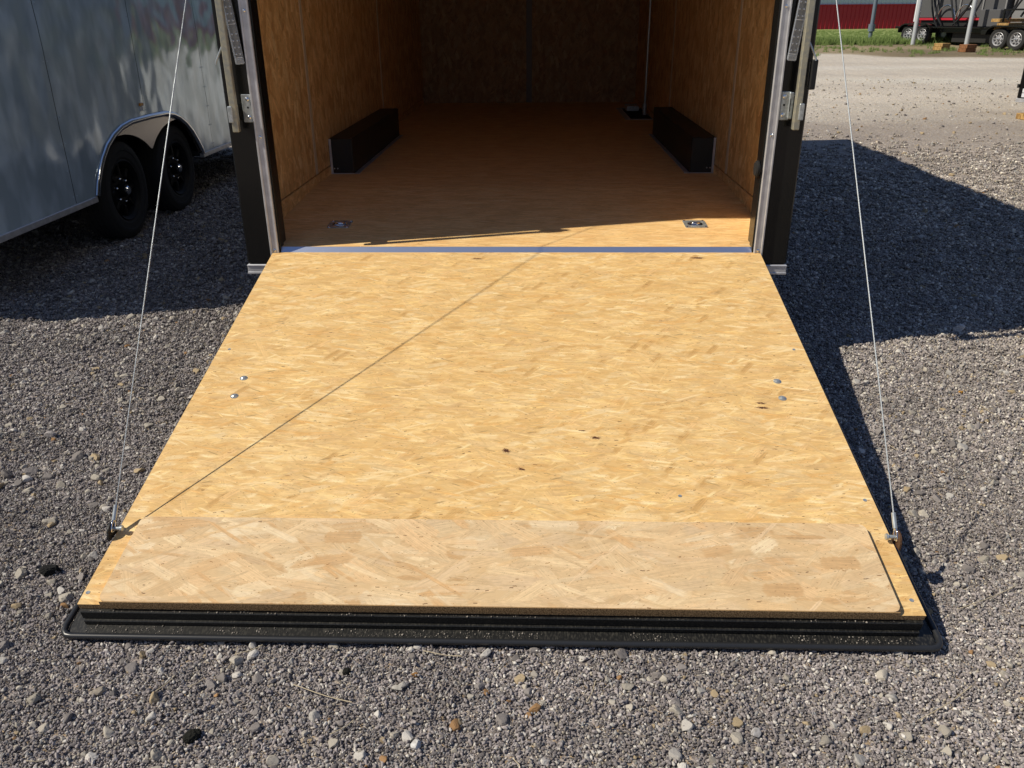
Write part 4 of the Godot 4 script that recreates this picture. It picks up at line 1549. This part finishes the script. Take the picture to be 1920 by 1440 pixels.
func far_trailers() -> void:
	# black flatbed with a tall grey panelled body
	var f := yaw_frame(Vector3(15.944, 0.235, -35.034), 65.0)
	var t := thing("equipment_trailer", "black twin axle equipment trailer with grey panelled body and black hoses, across the yard", "trailer")
	t.transform = f
	far_wheels(t, [0.0, 0.74], 0.0, 0.365)
	far_wheels(t, [0.0, 0.74], -2.0, 0.365)
	fender(t, -0.16, 0.20, -0.46, 1.22, 0.80, 0.34)
	var st := mb()
	far_slab(st, Vector3(-2.05, 0.46, -0.75), Vector3(-1.9, 0.64, 5.2), 0.01)
	obj("frame_rail", st, M.black, t)
	st = mb()
	far_slab(st, Vector3(-0.22, 0.46, -0.75), Vector3(-0.08, 0.615, 5.2), 0.01)
	obj("frame_rail", st, M.black, t)
	st = mb()
	far_slab(st, Vector3(-2.05, 0.62, -0.75), Vector3(0.10, 0.68, 5.25), 0.006)
	obj("deck", st, M.black, t)
	st = mb()
	far_slab(st, Vector3(-1.6, 0.10, 1.95), Vector3(-0.25, 0.455, 4.3), 0.01)
	obj("under_box", st, M.black_dull, t)
	# panels of the body
	var run := -0.05
	var wid := [0.95, 1.15, 1.05, 1.0]
	for k in 4:
		st = mb()
		far_slab(st, Vector3(-1.9, 1.02, run + 0.012), Vector3(-0.30, 3.1, run + wid[k] - 0.012), 0.006)
		obj("body_panel", st, M.panel_grey, t)
		st = mb()
		far_slab(st, Vector3(-0.298, 1.0, run + wid[k] - 0.03), Vector3(-0.25, 3.1, run + wid[k] + 0.03), 0.005)
		obj("upright", st, M.panel_light, t)
		run += wid[k]
	st = mb()
	far_slab(st, Vector3(-0.30, 0.86, -0.12), Vector3(-0.22, 3.1, -0.055), 0.005)
	obj("upright", st, M.white, t)
	st = mb()
	far_slab(st, Vector3(-0.31, 0.92, -0.05), Vector3(-0.235, 1.0, 3.1), 0.005)
	obj("red_rail", st, M.red, t)
	st = mb()
	far_slab(st, Vector3(-1.9, 0.70, 0.2), Vector3(-0.33, 1.0, 2.6), 0.005)
	obj("machine_base", st, M.black_dull, t)
	st = mb()
	far_slab(st, Vector3(-0.55, 0.685, 3.25), Vector3(0.02, 1.30, 4.15), 0.02)
	obj("tool_box", st, M.panel_grey, t)
	for q in [1.55, 2.45]:
		st = mb()
		var pts := PackedVector3Array()
		for k in 25:
			var a := PI * k / 24
			pts.append(Vector3(-0.15, 0.98 + sin(a) * 0.50, -q + cos(a) * 0.42))
		tube(st, pts, 0.032, 8)
		obj("hoop", st, M.chrome, t)
	for q in [[0.55, 2.9, 1.45, 0.75, 0.05], [0.5, 3.1, 1.25, 0.68, 0.0], [1.35, 3.0, 2.15, 0.72, 0.1], [2.0, 0.75, 3.2, 2.9, 0.1], [3.9, 2.6, 5.1, 2.9, -0.5], [4.3, 0.8, 5.0, 3.0, 0.1]]:
		st = mb()
		tube(st, hang(Vector3(-0.10, q[1], -q[0]), Vector3(-0.10, q[3], -q[2]), 0.32, Vector3(0.1, 0, -q[4])), 0.038, 8)
		obj("hose", st, M.rubber, t)
	st = mb()
	far_slab(st, Vector3(-1.7, 0.69, 4.25), Vector3(-0.5, 3.0, 5.3), 0.01)
	obj("body_panel", st, M.panel_light, t)

	# second, nearer black trailer that runs out of frame
	t = thing("utility_trailer", "black twin axle utility trailer at the right edge, carrying yellow lumber", "trailer")
	t.transform = yaw_frame(Vector3(16.68, 0.19, -28.94), 66.0)
	far_wheels(t, [0.0, 0.72], 0.0, 0.365)
	far_wheels(t, [0.0, 0.72], -2.0, 0.365)
	fender(t, -0.16, 0.20, -0.48, 1.20, 0.82, 0.30)
	st = mb()
	far_slab(st, Vector3(-2.05, 0.50, -0.95), Vector3(-0.13, 0.66, 5.0), 0.01)
	obj("bed", st, M.black, t)
	st = mb()
	for q in [-0.2, 1.3, 2.8]: far_slab(st, Vector3(-0.20, 0.66, q), Vector3(-0.14, 1.32, q + 0.06), 0.005)
	far_slab(st, Vector3(-0.20, 1.30, -0.2), Vector3(-0.14, 1.36, 4.5), 0.005)
	obj("side_rail", st, M.black, t)
	st = mb()
	far_slab(st, Vector3(-1.6, 0.67, 0.75), Vector3(-0.3, 1.15, 2.2), 0.04)
	obj("tarp_bundle", st, M.black_dull, t)
	for q in 2:
		st = mb()
		tube(st, hang(Vector3(-0.3, 1.0 + q * 0.1, 0.1 - q * 0.5), Vector3(-0.5, 2.6, -1.2 - q * 0.6), -0.25), 0.038, 8)
		obj("hose", st, M.rubber, t)
	for q in [["yellow board lying across the black utility trailer, lowest of the lumber", 0.72, 0.0], ["thick yellow board in the middle of the lumber on the utility trailer", 0.84, 0.06], ["short tan board on top of the lumber on the utility trailer", 0.98, -0.05]]:
		st = mb()
		box(st, Vector3(0, 0, 0), Vector3(1.3, 0.11, 0.42), 0.006, Basis(Vector3.UP, q[2] * 3.0))
		var o := obj(numbered("lumber_board"), st, M.wood, self, t.transform * Transform3D(Basis(), Vector3(-0.72, q[1], 0.25 - q[2])))
		tag(o, q[0], "lumber", "lumber on the utility trailer")

	# posts
	for q in [["steel_pole", 15.049, -37.061, 0.085, "thin dark blue grey pole on the lawn edge, leftmost of the three", "pole_dark"], ["steel_pole", 15.697, -33.932, 0.085, "pale grey pole in front of the equipment trailer's wheels, middle of the three", "pole"], ["steel_pole", 16.822, -31.646, 0.085, "white steel pole standing behind the brown wood block, rightmost of the three", "pole"]]:
		var at := Vector3(q[1], 0.0075 * (-q[2] - 4.0), q[2])
		st = mb()
		cyl(st, at + Vector3(0, -0.1, 0), at + Vector3(0, 5.2, 0), q[3], 14)
		if q[5] == "pole_dark": cyl(st, at + Vector3(0, 0.45, 0), at + Vector3(0, 0.75, 0), q[3] * 1.7, 12)
		var o := obj(numbered(q[0]), st, M[q[5]], self)
		tag(o, q[4], "pole", "poles across the yard")
	for q in [["wood_block", 14.78, -29.2, 0.46, 0.24, 0.36, "yellow wood block lying on the dirt, left of the brown one", "wood", 0.5], ["wood_block", 14.93, -27.55, 0.46, 0.25, 0.34, "reddish brown wood block in front of the white pole", "wood_brown", 0.35]]:
		st = mb()
		box(st, Vector3.ZERO, Vector3(q[3], q[4] / 2 - 0.004, q[5]), 0.01)
		box(st, Vector3(0.01, q[4] / 2, 0.01), Vector3(q[3] * 0.98, q[4] / 2 - 0.004, q[5]), 0.01, Basis(Vector3.UP, 0.04))
		var o := obj(numbered(q[0]), st, M[q[7]], self, Transform3D(Basis(Vector3.UP, q[8]), Vector3(q[1], gh(q[1], q[2]) + q[4] / 4, q[2])))
		tag(o, q[6], "wood block", "wood blocks by the poles")

	# the corner of one more enclosed trailer at the right edge
	t = thing("parked_trailer", "rear corner of a black enclosed trailer at the right edge of the yard", "trailer", Vector3(6.76, 0.04, -8.7), deg_to_rad(-42.0))
	st = mb()
	slab(st, Vector3(0.0, 0.30, -5.2), Vector3(2.4, 2.65, 0.0), 0.012)
	obj("body", st, M.black, t)
	st = mb()
	slab(st, Vector3(-0.006, 0.245, -5.2), Vector3(2.406, 0.298, 0.006), 0.004)
	obj("bottom_rail", st, M.alu, t)
	for k in 2:
		st = mb()
		slab(st, Vector3(0.055, 0.315 + 0.06 * k, 0.001), Vector3(0.24, 0.367 + 0.06 * k, 0.008), 0.002)
		obj("white_plate", st, M.white, t)
	st = mb()
	box(st, Vector3(-0.012, 0.46, 0.0), Vector3(0.025, 0.05, 0.03), 0.004)
	obj("catch", st, M.black_dull, t)
	for z in [-2.2, -3.05]:
		make_wheel(t, Vector3(0.12, 0.33, z), -1.0, 0.33, 0.19, M.wheel_black, M.chrome)
		make_wheel(t, Vector3(2.28, 0.33, z), 1.0, 0.33, 0.19, M.wheel_black, M.chrome)
	st = mb()
	cyl(st, Vector3(0.40, 0.08, -0.2), Vector3(0.40, 0.30, -0.2), 0.03, 10)
	obj("stand", st, M.black_dull, t)
	st = mb()
	box(st, Vector3.ZERO, Vector3(0.40, 0.08, 0.24), 0.006)
	var o := obj(numbered("wood_block"), st, M.wood, self, Transform3D(Basis(Vector3.UP, 0.2), Vector3(7.15, 0.08, -8.85)))
	tag(o, "yellow wood block under the rear corner of the black trailer at the right edge", "wood block", "")
